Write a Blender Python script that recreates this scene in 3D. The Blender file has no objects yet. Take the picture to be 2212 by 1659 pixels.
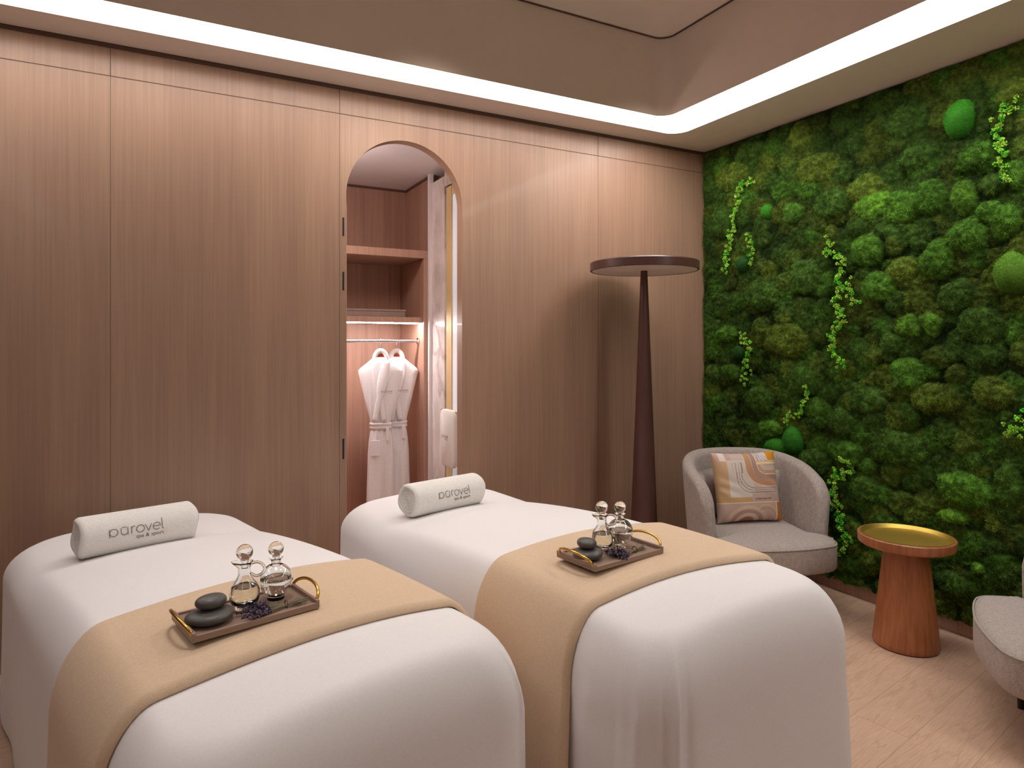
import bpy, bmesh, math, random
import numpy as np
from mathutils import Vector, Matrix
from mathutils import noise as mnoise

random.seed(7)
rng = np.random.default_rng(11)
sc = bpy.context.scene
COL = sc.collection
PI = math.pi

# ------------------------------------------------------------------ helpers
def s2l(c):
    return c / 12.92 if c <= 0.04045 else ((c + 0.055) / 1.055) ** 2.4
def rgb(r, g, b):
    return (s2l(r / 255), s2l(g / 255), s2l(b / 255), 1.0)

def mesh_obj(name, verts, faces, mat=None, parent=None, smooth=True, loc=(0, 0, 0), rot=(0, 0, 0)):
    me = bpy.data.meshes.new(name)
    me.from_pydata([tuple(v) for v in verts], [], [tuple(f) for f in faces])
    me.validate(); me.update()
    if smooth:
        me.polygons.foreach_set('use_smooth', [True] * len(me.polygons))
    o = bpy.data.objects.new(name, me)
    COL.objects.link(o)
    if mat: me.materials.append(mat)
    if parent is not None: o.parent = parent
    o.location = loc; o.rotation_euler = rot
    return o

def bm_obj(name, bm, mat=None, parent=None, smooth=False, loc=(0, 0, 0), rot=(0, 0, 0)):
    me = bpy.data.meshes.new(name)
    bm.normal_update(); bm.to_mesh(me); bm.free()
    if smooth: me.polygons.foreach_set('use_smooth', [True] * len(me.polygons))
    o = bpy.data.objects.new(name, me); COL.objects.link(o)
    if mat: me.materials.append(mat)
    if parent is not None: o.parent = parent
    o.location = loc; o.rotation_euler = rot
    return o

def bm_box(bm, c, s, bevel=0.0, seg=2):
    r = bmesh.ops.create_cube(bm, size=1.0)
    bmesh.ops.scale(bm, vec=s, verts=r['verts'])
    bmesh.ops.translate(bm, vec=c, verts=r['verts'])
    if bevel > 0:
        vs = set(r['verts'])
        es = [e for e in bm.edges if e.verts[0] in vs and e.verts[1] in vs]
        bmesh.ops.bevel(bm, geom=es, offset=bevel, segments=seg, profile=0.5, affect='EDGES')

def box(name, c, s, mat, parent=None, bevel=0.0, loc=(0, 0, 0), rot=(0, 0, 0)):
    bm = bmesh.new(); bm_box(bm, c, s, bevel)
    return bm_obj(name, bm, mat, parent, False, loc, rot)

def lathe_data(prof, n=48, sx=1.0, sy=1.0):
    vs, fs = [], []
    m = len(prof)
    for r, z in prof:
        for i in range(n):
            a = 2 * PI * i / n
            vs.append((r * math.cos(a) * sx, r * math.sin(a) * sy, z))
    for j in range(m - 1):
        for i in range(n):
            k = (i + 1) % n
            fs.append((j * n + i, j * n + k, (j + 1) * n + k, (j + 1) * n + i))
    if prof[0][0] > 1e-5: fs.append(tuple(reversed(range(n))))
    if prof[-1][0] > 1e-5: fs.append(tuple((m - 1) * n + i for i in range(n)))
    return vs, fs

def clean(o, dist=1e-5):
    bm = bmesh.new(); bm.from_mesh(o.data)
    bmesh.ops.remove_doubles(bm, verts=bm.verts, dist=dist)
    bmesh.ops.recalc_face_normals(bm, faces=bm.faces)
    bm.to_mesh(o.data); bm.free()
    return o

def autosmooth(o, ang=35):
    bm = bmesh.new(); bm.from_mesh(o.data)
    lim = math.radians(ang)
    for f in bm.faces: f.smooth = True
    for e in bm.edges:
        e.smooth = not (len(e.link_faces) != 2 or e.calc_face_angle(0) > lim)
    bm.to_mesh(o.data); bm.free()
    return o

def lathe(name, prof, mat, parent=None, n=48, loc=(0, 0, 0), rot=(0, 0, 0), ang=35, sx=1, sy=1):
    vs, fs = lathe_data(prof, n, sx, sy)
    o = mesh_obj(name, vs, fs, mat, parent, True, loc, rot)
    clean(o); autosmooth(o, ang)
    return o

def tube_data(path, rad, n=10, closed=False):
    P = [Vector(p) for p in path]
    if not hasattr(rad, '__len__'): rad = [rad] * len(P)
    vs, fs = [], []
    up = Vector((0, 0, 1)); prevn = None
    for i, p in enumerate(P):
        a = P[i - 1] if (i > 0 or closed) else P[i]
        b = P[(i + 1) % len(P)] if (i < len(P) - 1 or closed) else P[i]
        t = (b - a).normalized()
        if prevn is None:
            nn = t.cross(up)
            if nn.length < 1e-3: nn = t.cross(Vector((1, 0, 0)))
            nn.normalize()
        else:
            nn = prevn - t * prevn.dot(t); nn.normalize()
        prevn = nn; bb = t.cross(nn)
        for k in range(n):
            an = 2 * PI * k / n
            vs.append(p + (nn * math.cos(an) + bb * math.sin(an)) * rad[i])
    m = len(P)
    for j in range(m if closed else m - 1):
        j2 = (j + 1) % m
        for k in range(n):
            k2 = (k + 1) % n
            fs.append((j * n + k, j * n + k2, j2 * n + k2, j2 * n + k))
    if not closed:
        fs.append(tuple(reversed(range(n)))); fs.append(tuple((m - 1) * n + k for k in range(n)))
    return vs, fs

def tube(name, path, rad, mat, parent=None, n=10, closed=False, loc=(0, 0, 0), rot=(0, 0, 0)):
    vs, fs = tube_data(path, rad, n, closed)
    o = mesh_obj(name, vs, fs, mat, parent, True, loc, rot)
    clean(o, 1e-7)
    return autosmooth(o, 50)

def empty(name, loc, rz=0.0, label=None, cat=None, group=None):
    o = bpy.data.objects.new(name, None); COL.objects.link(o)
    o.empty_display_size = 0.1
    o.location = loc; o.rotation_euler = (0, 0, rz)
    return tag(o, label, cat, group)

def tag(o, label=None, cat=None, group=None, kind=None):
    if label: o['label'] = label
    if cat: o['category'] = cat
    if group: o['group'] = group
    if kind: o['kind'] = kind
    return o

def struct(o):
    o['kind'] = 'structure'; return o

# ------------------------------------------------------------------ materials
class NT:
    def __init__(s, name):
        s.m = bpy.data.materials.new(name); s.m.use_nodes = True
        s.t = s.m.node_tree; s.t.nodes.clear()
        s.out = s.n('ShaderNodeOutputMaterial'); s.b = s.n('ShaderNodeBsdfPrincipled')
        s.l(s.b.outputs[0], s.out.inputs[0])
    def n(s, typ, **kw):
        x = s.t.nodes.new(typ)
        for k, v in kw.items(): setattr(x, k, v)
        return x
    def l(s, a, b): s.t.links.new(a, b)
    def p(s, **kw):
        for k, v in kw.items():
            s.b.inputs[k.replace('_', ' ')].default_value = v
    def coord(s, scale=(1, 1, 1), rot=(0, 0, 0)):
        tc = s.n('ShaderNodeTexCoord'); mp = s.n('ShaderNodeMapping')
        mp.inputs['Scale'].default_value = scale; mp.inputs['Rotation'].default_value = rot
        s.l(tc.outputs['Object'], mp.inputs[0]); return mp.outputs[0]
    def noise(s, vec, scale, detail=4, rough=0.55):
        x = s.n('ShaderNodeTexNoise'); x.inputs['Scale'].default_value = scale
        x.inputs['Detail'].default_value = detail; x.inputs['Roughness'].default_value = rough
        s.l(vec, x.inputs['Vector']); return x.outputs['Fac']
    def ramp(s, fac, stops):
        r = s.n('ShaderNodeValToRGB'); e = r.color_ramp.elements
        e[0].position, e[0].color = stops[0]; e[1].position, e[1].color = stops[-1]
        for p_, c_ in stops[1:-1]:
            q = e.new(p_); q.color = c_
        s.l(fac, r.inputs[0]); return r.outputs[0]
    def mix(s, fac, a, b, mode='MIX'):
        x = s.n('ShaderNodeMix'); x.data_type = 'RGBA'; x.blend_type = mode
        for v, i in ((fac, 0), (a, 6), (b, 7)):
            if hasattr(v, 'links'): s.l(v, x.inputs[i])
            else: x.inputs[i].default_value = v
        return x.outputs[2]
    def bump(s, h, st=0.3, dist=0.01):
        x = s.n('ShaderNodeBump'); x.inputs['Strength'].default_value = st; x.inputs['Distance'].default_value = dist
        s.l(h, x.inputs['Height']); s.l(x.outputs[0], s.b.inputs['Normal'])
    def base(s, c): s.l(c, s.b.inputs['Base Color'])

def simple(name, col, rough=0.6, metal=0.0, var=0.08, scale=6, **kw):
    t = NT(name); c = t.coord()
    f = t.noise(c, scale, 3)
    lo = tuple(v * (1 - var) for v in col[:3]) + (1,); hi = tuple(min(1, v * (1 + var)) for v in col[:3]) + (1,)
    t.base(t.ramp(f, [(0.3, lo), (0.7, hi)]))
    t.p(Roughness=rough, Metallic=metal, **kw); return t.m

def wood(name, dark, mid, light, grain=(60, 60, 1.6), rough=0.45, bump=0.05, broad=1.3, coat=0.0):
    t = NT(name)
    v = t.coord(grain)
    f1 = t.noise(v, 1.0, 6, 0.62)
    v2 = t.coord((grain[0] * .09, grain[1] * .09, grain[2] * .35))
    f2 = t.noise(v2, broad, 3, 0.5)
    c1 = t.ramp(f1, [(0.25, dark), (0.5, mid), (0.78, light)])
    c2 = t.ramp(f2, [(0.3, (0.88, 0.85, 0.86, 1)), (0.7, (1.06, 1.06, 1.03, 1))])
    t.base(t.mix(0.8, c1, c2, 'MULTIPLY'))
    t.p(Roughness=rough); t.b.inputs['Coat Weight'].default_value = coat
    t.bump(f1, bump, 0.002); return t.m

def fabric(name, c1, c2, scale=420, bump=0.35, rough=0.95, stretch=(1, 1, 1), dist=0.002):
    t = NT(name)
    v = t.coord(stretch)
    f = t.noise(v, scale, 2, 0.7)
    g = t.noise(v, scale * .22, 2, 0.5)
    t.base(t.mix(0.35, t.ramp(f, [(0.36, c1), (0.64, c2)]), t.ramp(g, [(0.3, c1), (0.7, c2)])))
    t.p(Roughness=rough); t.b.inputs['Sheen Weight'].default_value = 0.15
    t.b.inputs['Specular IOR Level'].default_value = 0.2
    t.bump(f, bump, dist); return t.m

def emis(name, col, st):
    t = NT(name); t.p(Roughness=0.6); t.b.inputs['Base Color'].default_value = (0.9, 0.9, 0.9, 1)
    t.b.inputs['Emission Color'].default_value = col; t.b.inputs['Emission Strength'].default_value = st
    return t.m

M = {}
M['wall'] = wood('oak_veneer_wall', rgb(144, 114, 94), rgb(156, 124, 103), rgb(167, 135, 113), (70, 70, 1.3), 0.42, 0.03, coat=0.06)
M['closet'] = wood('oak_veneer_closet', rgb(150, 116, 100), rgb(164, 130, 113), rgb(178, 144, 126), (70, 70, 1.5), 0.5, 0.03)
M['wardrobe'] = wood('wardrobe_veneer', rgb(164, 128, 110), rgb(180, 143, 124), rgb(192, 156, 137), (70, 70, 1.5), 0.45, 0.03)
M['ceil'] = simple('warm_paint_soffit', rgb(232, 220, 212), 0.85, var=0.02)
M['tray_ceil'] = simple('taupe_paint_ceiling', rgb(240, 229, 219), 0.8, var=0.03, scale=3)
M['dark'] = simple('dark_seam_gap_shade', rgb(92, 66, 54), 0.8)
M['seam'] = simple('panel_seam', rgb(96, 72, 60), 0.8)
M['black'] = simple('black_slot', rgb(18, 14, 12), 0.7)
M['plaster'] = simple('side_wall_paint', rgb(112, 92, 80), 0.85, var=0.03)
M['sheet'] = fabric('white_sheet_cotton', rgb(228, 223, 222), rgb(238, 233, 232), 900, 0.05, 0.9, dist=0.0005)
M['runner'] = fabric('beige_wool_runner', rgb(206, 178, 148), rgb(222, 194, 164), 500, 0.4, dist=0.0012)
M['terry'] = fabric('white_terry', rgb(234, 228, 221), rgb(247, 243, 237), 380, 0.7, stretch=(1, 1, 1), dist=0.003)
M['robe'] = fabric('white_robe_cotton', rgb(238, 233, 236), rgb(248, 245, 247), 300, 0.5, dist=0.002)
M['ink'] = simple('grey_brown_embroidery', rgb(128, 112, 104), 0.9)
M['tweed'] = fabric('taupe_tweed', rgb(150, 137, 129), rgb(196, 183, 175), 260, 0.8, stretch=(1.5, 1.5, .7), dist=0.003)
M['walnut'] = wood('walnut', rgb(136, 80, 50), rgb(168, 104, 64), rgb(188, 122, 78), (55, 55, 1.8), 0.4, 0.05, coat=0.1)
M['lampwood'] = simple('dark_brown_lacquer', rgb(82, 52, 46), 0.32, var=0.05)
M['lampdiff'] = simple('lamp_underside', rgb(225, 208, 198), 0.6)
M['brass'] = simple('brass', rgb(206, 164, 84), 0.25, 1.0, 0.04)
M['brass_tray'] = simple('brushed_brass', rgb(214, 184, 92), 0.5, 1.0, 0.05, 14)
M['traywood'] = simple('tray_taupe', rgb(152, 126, 111), 0.3, var=0.05)
M['stone'] = simple('basalt', rgb(86, 81, 77), 0.42, var=0.12, scale=60)
M['hanger'] = simple('red_brown_hanger', rgb(150, 62, 38), 0.3)
M['chrome'] = simple('chrome', rgb(210, 205, 208), 0.15, 1.0, 0.02)
M['legs'] = simple('dark_leg', rgb(38, 26, 22), 0.4)
M['box'] = simple('grey_box', rgb(150, 130, 120), 0.7)
M['whitepaint'] = simple('white_gloss', rgb(228, 222, 224), 0.5, var=0.02)
M['brassframe'] = simple('champagne_frame', rgb(222, 196, 146), 0.5, 0.2, 0.05)

t = NT('marble'); v = t.coord((3, 3, 2))
f = t.noise(v, 3.2, 8, 0.65)
w = t.n('ShaderNodeTexWave'); w.inputs['Scale'].default_value = 0.9; w.inputs['Distortion'].default_value = 12; w.inputs['Detail'].default_value = 5
t.l(v, w.inputs['Vector'])
t.base(t.mix(0.5, t.ramp(w.outputs['Fac'], [(0.0, rgb(150, 138, 132)), (0.12, rgb(214, 204, 200)), (1, rgb(228, 220, 218))]),
             t.ramp(f, [(0.35, rgb(188, 176, 170)), (0.6, rgb(230, 222, 220))])))
t.p(Roughness=0.2); M['marble'] = t.m

# floor planks
t = NT('oak_plank_floor')
v = t.coord((1, 1, 1), (0, 0, math.radians(-10)))
br = t.n('ShaderNodeTexBrick'); br.offset = 0.37; br.offset_frequency = 2
br.inputs['Scale'].default_value = 1.0; br.inputs['Brick Width'].default_value = 1.25; br.inputs['Row Height'].default_value = 0.19
br.inputs['Mortar Size'].default_value = 0.0011; br.inputs['Mortar Smooth'].default_value = 0.3
br.inputs['Color1'].default_value = (0, 0, 0, 1); br.inputs['Color2'].default_value = (1, 1, 1, 1); br.inputs['Mortar'].default_value = (0.5, 0.5, 0.5, 1)
t.l(v, br.inputs['Vector'])
mp = t.n('ShaderNodeMapping'); mp.inputs['Scale'].default_value = (1.6, 13, 1); t.l(v, mp.inputs[0])
addv = t.n('ShaderNodeVectorMath'); addv.operation = 'ADD'; t.l(mp.outputs[0], addv.inputs[0])
sclv = t.n('ShaderNodeVectorMath'); sclv.operation = 'SCALE'; sclv.inputs['Scale'].default_value = 9.0
t.l(br.outputs['Color'], sclv.inputs[0]); t.l(sclv.outputs[0], addv.inputs[1])
g1 = t.noise(addv.outputs[0], 1.1, 3, 0.5)
mm = t.n('ShaderNodeMath'); mm.operation = 'MULTIPLY'; mm.inputs[1].default_value = 34; t.l(g1, mm.inputs[0])
ms = t.n('ShaderNodeMath'); ms.operation = 'SINE'; t.l(mm.outputs[0], ms.inputs[0])
g2 = t.noise(addv.outputs[0], 9, 4, 0.6)
cA = t.ramp(ms.outputs[0], [(0.0, rgb(200, 166, 142)), (0.55, rgb(208, 174, 150)), (1, rgb(176, 140, 114))])
cB = t.ramp(g2, [(0.3, rgb(192, 158, 134)), (0.7, rgb(214, 182, 158))])
c = t.mix(0.6, cA, cB)
c = t.mix(0.45, c, t.ramp(br.outputs['Color'], [(0, (0.80, 0.77, 0.75, 1)), (1, (1.1, 1.08, 1.06, 1))]), 'MULTIPLY')
c = t.mix(br.outputs['Fac'], c, rgb(164, 130, 108))
t.base(c); t.p(Roughness=0.42); t.bump(g2, 0.05, 0.002); M['floor'] = t.m

def glass(name, col=(1, 1, 1, 1), ior=1.45, rough=0.0):
    t = NT(name); t.p(Roughness=rough, IOR=ior)
    t.b.inputs['Base Color'].default_value = col; t.b.inputs['Transmission Weight'].default_value = 1.0
    return t.m
M['glass'] = glass('clear_glass', (0.97, 0.98, 0.97, 1))
M['oil'] = glass('clear_oil', (0.96, 0.93, 0.84, 1), 1.40)
M['water'] = glass('clear_water', (0.95, 0.93, 0.90, 1), 1.34)

def attr_mat(name, rough=0.9, sheen=0.0, bumpscale=0, bumpst=0.3, mult=1.0, transl=0.0):
    t = NT(name); a = t.n('ShaderNodeAttribute'); a.attribute_name = 'tint'
    t.base(a.outputs['Color']); t.p(Roughness=rough)
    t.b.inputs['Specular IOR Level'].default_value = 0.15
    if bumpscale:
        f = t.noise(t.coord(), bumpscale, 4, 0.7); t.bump(f, bumpst, 0.004)
    return t.m
M['moss'] = attr_mat('preserved_moss', 0.95, bumpscale=160, bumpst=0.9)
M['fibre'] = attr_mat('moss_fibre', 0.8)
M['lichen'] = attr_mat('bright_lichen', 0.75)
M['cushion'] = attr_mat('printed_cushion_fabric', 0.6, bumpscale=500, bumpst=0.15)

def set_tint(o, cols):
    me = o.data
    a = me.color_attributes.new('tint', 'FLOAT_COLOR', 'POINT')
    c = np.ones((len(me.vertices), 4), dtype=np.float32); c[:, :3] = cols
    a.data.foreach_set('color', c.ravel())

def np_mesh(name, V, F, mat, parent=None, smooth=True, cols=None):
    me = bpy.data.meshes.new(name)
    V = np.asarray(V, dtype=np.float32); F = np.asarray(F, dtype=np.int32)
    k = F.shape[1]
    me.vertices.add(len(V)); me.vertices.foreach_set('co', V.ravel())
    me.loops.add(F.size); me.loops.foreach_set('vertex_index', F.ravel())
    me.polygons.add(len(F)); me.polygons.foreach_set('loop_start', np.arange(0, F.size, k, dtype=np.int32))
    me.polygons.foreach_set('use_smooth', np.full(len(F), smooth))
    me.update(calc_edges=True); me.validate()
    me.materials.append(mat)
    o = bpy.data.objects.new(name, me); COL.objects.link(o)
    if parent is not None: o.parent = parent
    if cols is not None: set_tint(o, cols)
    return o

# ------------------------------------------------------------------ room
D = 3.40      # wood wall plane (faces -y)
E_ = 3.36     # wall behind the moss
H = 2.70
X0, Y0 = -1.75, -2.9
AX0, AX1, ASP = 0.838, 1.489, 2.143       # arch opening
TH = 0.07
ALY = 4.63; ALH = 2.50; ALX = 1.58; ALL = 0.55

# back wall with the arch
def wall_back():
    vs, fs = [], []
    def v(x, y, z): vs.append((x, y, z)); return len(vs) - 1
    top = H
    cx = (AX0 + AX1) / 2; r = (AX1 - AX0) / 2; n = 64
    arch = [(cx - r * math.cos(PI * i / n), ASP + r * math.sin(PI * i / n)) for i in range(n + 1)]
    for y in (D, D + TH):
        q = [v(X0, y, 0), v(AX0, y, 0), v(AX0, y, top), v(X0, y, top)]; fs.append(q)
        q = [v(AX1, y, 0), v(E_ + .1, y, 0), v(E_ + .1, y, top), v(AX1, y, top)]; fs.append(q)
        for i in range(n):
            (xa, za), (xb, zb) = arch[i], arch[i + 1]
            fs.append([v(xa, y, za), v(xb, y, zb), v(xb, y, top), v(xa, y, top)])
    pts = [(AX0, 0)] + arch + [(AX1, 0)]
    for (xa, za), (xb, zb) in zip(pts[:-1], pts[1:]):
        fs.append([v(xa, D, za), v(xb, D, zb), v(xb, D + TH, zb), v(xa, D + TH, za)])
    o = mesh_obj('wall_back', vs, fs, M['wall'], None, False)
    clean(o); return struct(o)
wall_back()
struct(box('wall_right', (E_ + .05, (Y0 + D) / 2, H / 2), (.1, D - Y0, H), M['plaster']))
struct(box('wall_left', (X0 - .05, (Y0 + D) / 2, H / 2), (.1, D - Y0, H), M['plaster']))
struct(box('wall_front', ((X0 + E_) / 2, Y0 - .05, H / 2), (E_ - X0 + .2, .1, H), M['plaster']))
struct(box('floor', ((X0 + E_) / 2, (Y0 + 4.8) / 2, -.05), (E_ - X0 + .3, 4.8 - Y0, .1), M['floor']))

# panel seams; a dark strip paints in the shadow gap under the ceiling
SEAM_Z = 2.558
k = 1
def trim(c, s, mat, bevel=0):
    global k
    o = struct(box('trim_%d' % k, c, s, mat, None, bevel)); k += 1; return o
trim(((X0 + E_) / 2, D, SEAM_Z), (E_ - X0, .0014, .004), M['seam'])
for x in (-1.25, -.203, .804, 2.422):
    trim((x, D, SEAM_Z / 2 if x != .804 else SEAM_Z / 2), (.0018, .0012, SEAM_Z), M['seam'])
    trim((x, D, (SEAM_Z + H) / 2), (.003, .0014, H - SEAM_Z), M['dark'])
trim(((X0 + E_) / 2, D - .004, H - .009), (E_ - X0, .008, .018), M['dark'])
for za, zb in ((1.93, 2.025), (1.65, 1.745), (.78, .885)):
    trim((.823, D, (za + zb) / 2), (.009, .0026, zb - za), M['black'], 0)
# baseboards
struct(box('baseboard_right', (E_ - .018, (Y0 + D) / 2, .045), (.036, D - Y0, .09), M['wardrobe'], None, .003))
struct(box('baseboard_left', (X0 + .008, (Y0 + D) / 2, .045), (.016, D - Y0, .09), M['wardrobe'], None, .002))

# ceiling soffit with a rounded opening, light band, raised tray
OX0, OX1, OY0, OY1 = -1.25, 2.892, -2.40, 3.200
IX0, IX1, IY0, IY1 = -.965, 2.607, -2.12, 2.985
def rrect(x0, x1, y0, y1, r, n=10):
    pts = []
    for cx, cy, a0 in ((x1 - r, y1 - r, 0), (x0 + r, y1 - r, 90), (x0 + r, y0 + r, 180), (x1 - r, y0 + r, 270)):
        for i in range(n + 1):
            a = math.radians(a0 + 90 * i / n); pts.append((cx + r * math.cos(a), cy + r * math.sin(a)))
    return pts
def ring(name, outer, inner, z, mat, zup=None):
    n = len(outer)
    vs = [(x, y, z) for x, y in outer] + [(x, y, z) for x, y in inner]
    fs = [(i, n + i, n + (i + 1) % n, (i + 1) % n) for i in range(n)]
    return vs, fs
hole = rrect(OX0, OX1, OY0, OY1, .11)
square = []
for (x, y) in hole:
    ax = X0 if x < .8 else E_; ay = Y0 if y < 1 else D
    square.append((x, y))
n = len(hole); m = n // 4
outer = []
corners = [(E_ + .1, D), (X0, D), (X0, Y0), (E_ + .1, Y0)]
for q in range(4):
    outer += [corners[q]] * m
vs = [(x, y, H) for x, y in outer] + [(x, y, H) for x, y in hole] + [(x, y, H + .052) for x, y in hole]
fs = [(i, (i + 1) % n, n + (i + 1) % n, n + i) for i in range(n)] + [(n + i, n + (i + 1) % n, 2 * n + (i + 1) % n, 2 * n + i) for i in range(n)]
o = mesh_obj('ceiling', vs, fs, M['ceil'], None, False); clean(o); struct(o)
inner = rrect(IX0, IX1, IY0, IY1, .09)
vs, fs = ring('x', hole, inner, H + .05, None)
M['strip'] = emis('cove_light', (1.0, 0.975, 0.955, 1), 10.8)
lt = mesh_obj('ceiling_light_band', vs, fs, M['strip'], None, False)
lt.data.materials.append(emis('cove_light_dimmed', (1.0, 0.975, 0.955, 1), 3.4))
for p in lt.data.polygons:
    if p.center.x < IX0 + .05 or p.center.y < 0: p.material_index = 1
tag(lt, 'long white light band running around the raised part of the ceiling', 'light')
ZT = 3.15
vs = [(x, y, z) for z in (H, ZT) for x, y in inner]
fs = [(i, (i + 1) % n, n + (i + 1) % n, n + i) for i in range(n)]
o = mesh_obj('ceiling_tray', vs, fs, M['tray_ceil'], None, True); struct(o)
vs = [(x, y, ZT + .004) for x, y in inner]
o = mesh_obj('ceiling_raised', vs, [tuple(range(n))], M['tray_ceil'], None, False); struct(o)
inn2 = rrect(IX0 + .012, IX1 - .012, IY0 + .012, IY1 - .012, .085)
vs, fs = ring('x', inner, inn2, ZT - .001, None)
o = mesh_obj('trim_%d' % k, vs, fs, M['dark'], None, False); k += 1; struct(o)  # dark ring paints in the thin shadow gap at the tray top

# ------------------------------------------------------------------ alcove behind the arch
struct(box('wall_alcove_back', ((ALL + 2.2) / 2, ALY + .05, ALH / 2), (2.2 - ALL, .1, ALH), M['closet']))
struct(box('wall_alcove_left', (ALL - .05, (D + TH + ALY) / 2, ALH / 2), (.1, ALY - D - TH, ALH), M['closet']))
struct(box('wall_alcove_right', (ALX + .05, (4.126 + ALY) / 2, ALH / 2), (.1, ALY - 4.126, ALH), M['closet']))
struct(box('ceiling_alcove', ((ALL + 2.4) / 2, (D + TH + ALY) / 2, ALH + .04), (2.4 - ALL, ALY - D - TH + .1, .08), M['whitepaint']))
trim(((ALL + ALX) / 2, ALY - .004, ALH - .008), (ALX - ALL, .008, .016), M['dark'])
trim((ALX - .004, (4.126 + ALY) / 2, ALH - .008), (.008, ALY - 4.126, .016), M['dark'])
# left jamb board of the opening, just behind the panel
trim((.842, D + TH + .012, 1.06), (.032, .024, 2.12), M['wardrobe'])
# marble door surround on the right side of the passage
trim((ALX - .006, 4.112, ALH / 2), (.03, .028, ALH), M['whitepaint'])
trim((ALX + .03, 3.99, ALH / 2 - .03), (.06, .215, ALH - .06), M['marble'])
trim((ALX + .03, 3.68, ALH - .08), (.06, .41, .10), M['marble'])
# brass-framed white glass door
dr = bpy.data.objects.new('door_1', None); COL.objects.link(dr); dr.location = (ALX + .03, 3.67, 0); struct(dr)
bm = bmesh.new()
bm_box(bm, (0, .155, 1.18), (.05, .085, 2.36)); bm_box(bm, (0, -.165, 1.18), (.05, .05, 2.36)); bm_box(bm, (0, -.02, 2.33), (.05, .25, .06))
bm_obj('door_frame', bm, M['brassframe'], dr)
t = NT('frosted_glass'); t.p(Roughness=0.35); t.base(t.ramp(t.noise(t.coord(), 1.5, 1), [(0, rgb(205, 208, 214)), (1, rgb(226, 226, 230))]))
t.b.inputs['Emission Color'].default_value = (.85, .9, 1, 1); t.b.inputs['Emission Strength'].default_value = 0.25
box('door_pane', (-.014, -.02, 1.15), (.012, .25, 2.3), t.m, dr)

# wardrobe
wd = empty('wardrobe', (0, 0, 0), 0, 'open pinkish oak wardrobe unit with shelves and rail inside the arched opening', 'wardrobe')
WX0, WX1, WY0, WY1 = ALL + .005, ALX - .008, 4.13, ALY - .004
box('top_board', ((WX0 + WX1) / 2, (WY0 + WY1) / 2, 1.968), (WX1 - WX0, WY1 - WY0, .052), M['wardrobe'], wd, .002)
box('side_panel', (WX1 - .02, (WY0 + WY1) / 2, .971), (.04, WY1 - WY0, 1.94), M['wardrobe'], wd, .002)
box('side_panel', (WX0 + .02, (WY0 + WY1) / 2, .971), (.04, WY1 - WY0, 1.94), M['wardrobe'], wd, .002)
box('back_panel', ((WX0 + WX1) / 2, WY1 - .01, .971), (WX1 - WX0 - .082, .016, 1.94), M['wardrobe'], wd)
box('shelf', ((WX0 + WX1) / 2, (WY0 + WY1) / 2 + .005, 1.533), (WX1 - WX0 - .082, WY1 - WY0 - .04, .036), M['wardrobe'], wd, .002)
box('light_strip', ((WX0 + WX1) / 2, WY0 + .055, 1.511), (WX1 - WX0 - .09, .022, .006), emis('wardrobe_led', (1, .9, .9, 1), 100.0), wd)
tube('hanging_rail', [(WX0 + .04, 4.225, 1.393), (WX1 - .04, 4.225, 1.393)], .0115, M['chrome'], wd, 14)
lathe('rail_bracket', [(.0, 0), (.024, 0), (.024, .008), (.016, .014), (0, .014)], M['chrome'], wd, 20, (WX1 - .041, 4.225, 1.393), (0, -PI / 2, 0))
bx_ = empty('storage_box', (1.235, 4.36, 1.552), 0, 'flat grey-beige box lying on the wardrobe shelf', 'box')
box('box_base', (0, 0, .019), (.40, .28, .036), M['box'], bx_, .003)
box('lid', (0, 0, .044), (.406, .286, .014), M['box'], bx_, .003)

# ------------------------------------------------------------------ lettering
def arc(cx, cy, rx, ry, a0, a1, n=22):
    return [(cx + rx * math.cos(math.radians(a0 + (a1 - a0) * i / n)), cy + ry * math.sin(math.radians(a0 + (a1 - a0) * i / n))) for i in range(n + 1)]
def line(a, b, n=6):
    return [(a[0] + (b[0] - a[0]) * i / n, a[1] + (b[1] - a[1]) * i / n) for i in range(n + 1)]
def word_strokes():
    S = []; x = 0; R = .5
    S += [line((0, -.62), (0, .5), 10)[:] , arc(R + .02, 0, R, R, 0, 360, 32)]; x = 1.42     # p
    S += [line((x, .5), (x, -.05)) + arc(x + .42, -.08, .42, .42, 180, 360, 18) + line((x + .84, -.05), (x + .84, .5)),
          line((x + .84, .5), (x + .84, -.5), 8), line((x + .12, .56), (x + .72, .56))]; x += 1.3  # u with bar
    S += [line((x, .5), (x, -.5), 8), arc(x + .36, .12, .36, .36, 180, 75, 12)]; x += .62        # r
    S += [arc(x + .5, 0, .5, .5, 0, 360, 32)]; x += 1.12                                        # o
    S += [line((x, .5), (x + .42, -.5), 8), line((x + .42, -.5), (x + .84, .5), 8)]; x += 1.0   # v
    S += [line((x + .04, .03), (x + .96, .03), 8) + arc(x + .5, 0, .48, .5, 3, 318, 30)]; x += 1.22  # e
    S += [line((x, 1.05), (x, -.30), 10) + arc(x + .2, -.3, .2, .2, 180, 270, 8)]               # l
    return S, x + .22
def strip_mesh(S, w, mapf, vs, fs, thick=0.0009):
    for st in S:
        b = len(vs); m = len(st)
        for i, (px, py) in enumerate(st):
            a = st[max(0, i - 1)]; c = st[min(m - 1, i + 1)]
            tx, ty = c[0] - a[0], c[1] - a[1]; L = math.hypot(tx, ty) or 1
            nx, ny = -ty / L * w / 2, tx / L * w / 2
            vs.append(mapf(px + nx, py + ny)); vs.append(mapf(px - nx, py - ny))
        for i in range(m - 1):
            q = b + 2 * i; fs.append((q, q + 1, q + 3, q + 2))
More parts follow.
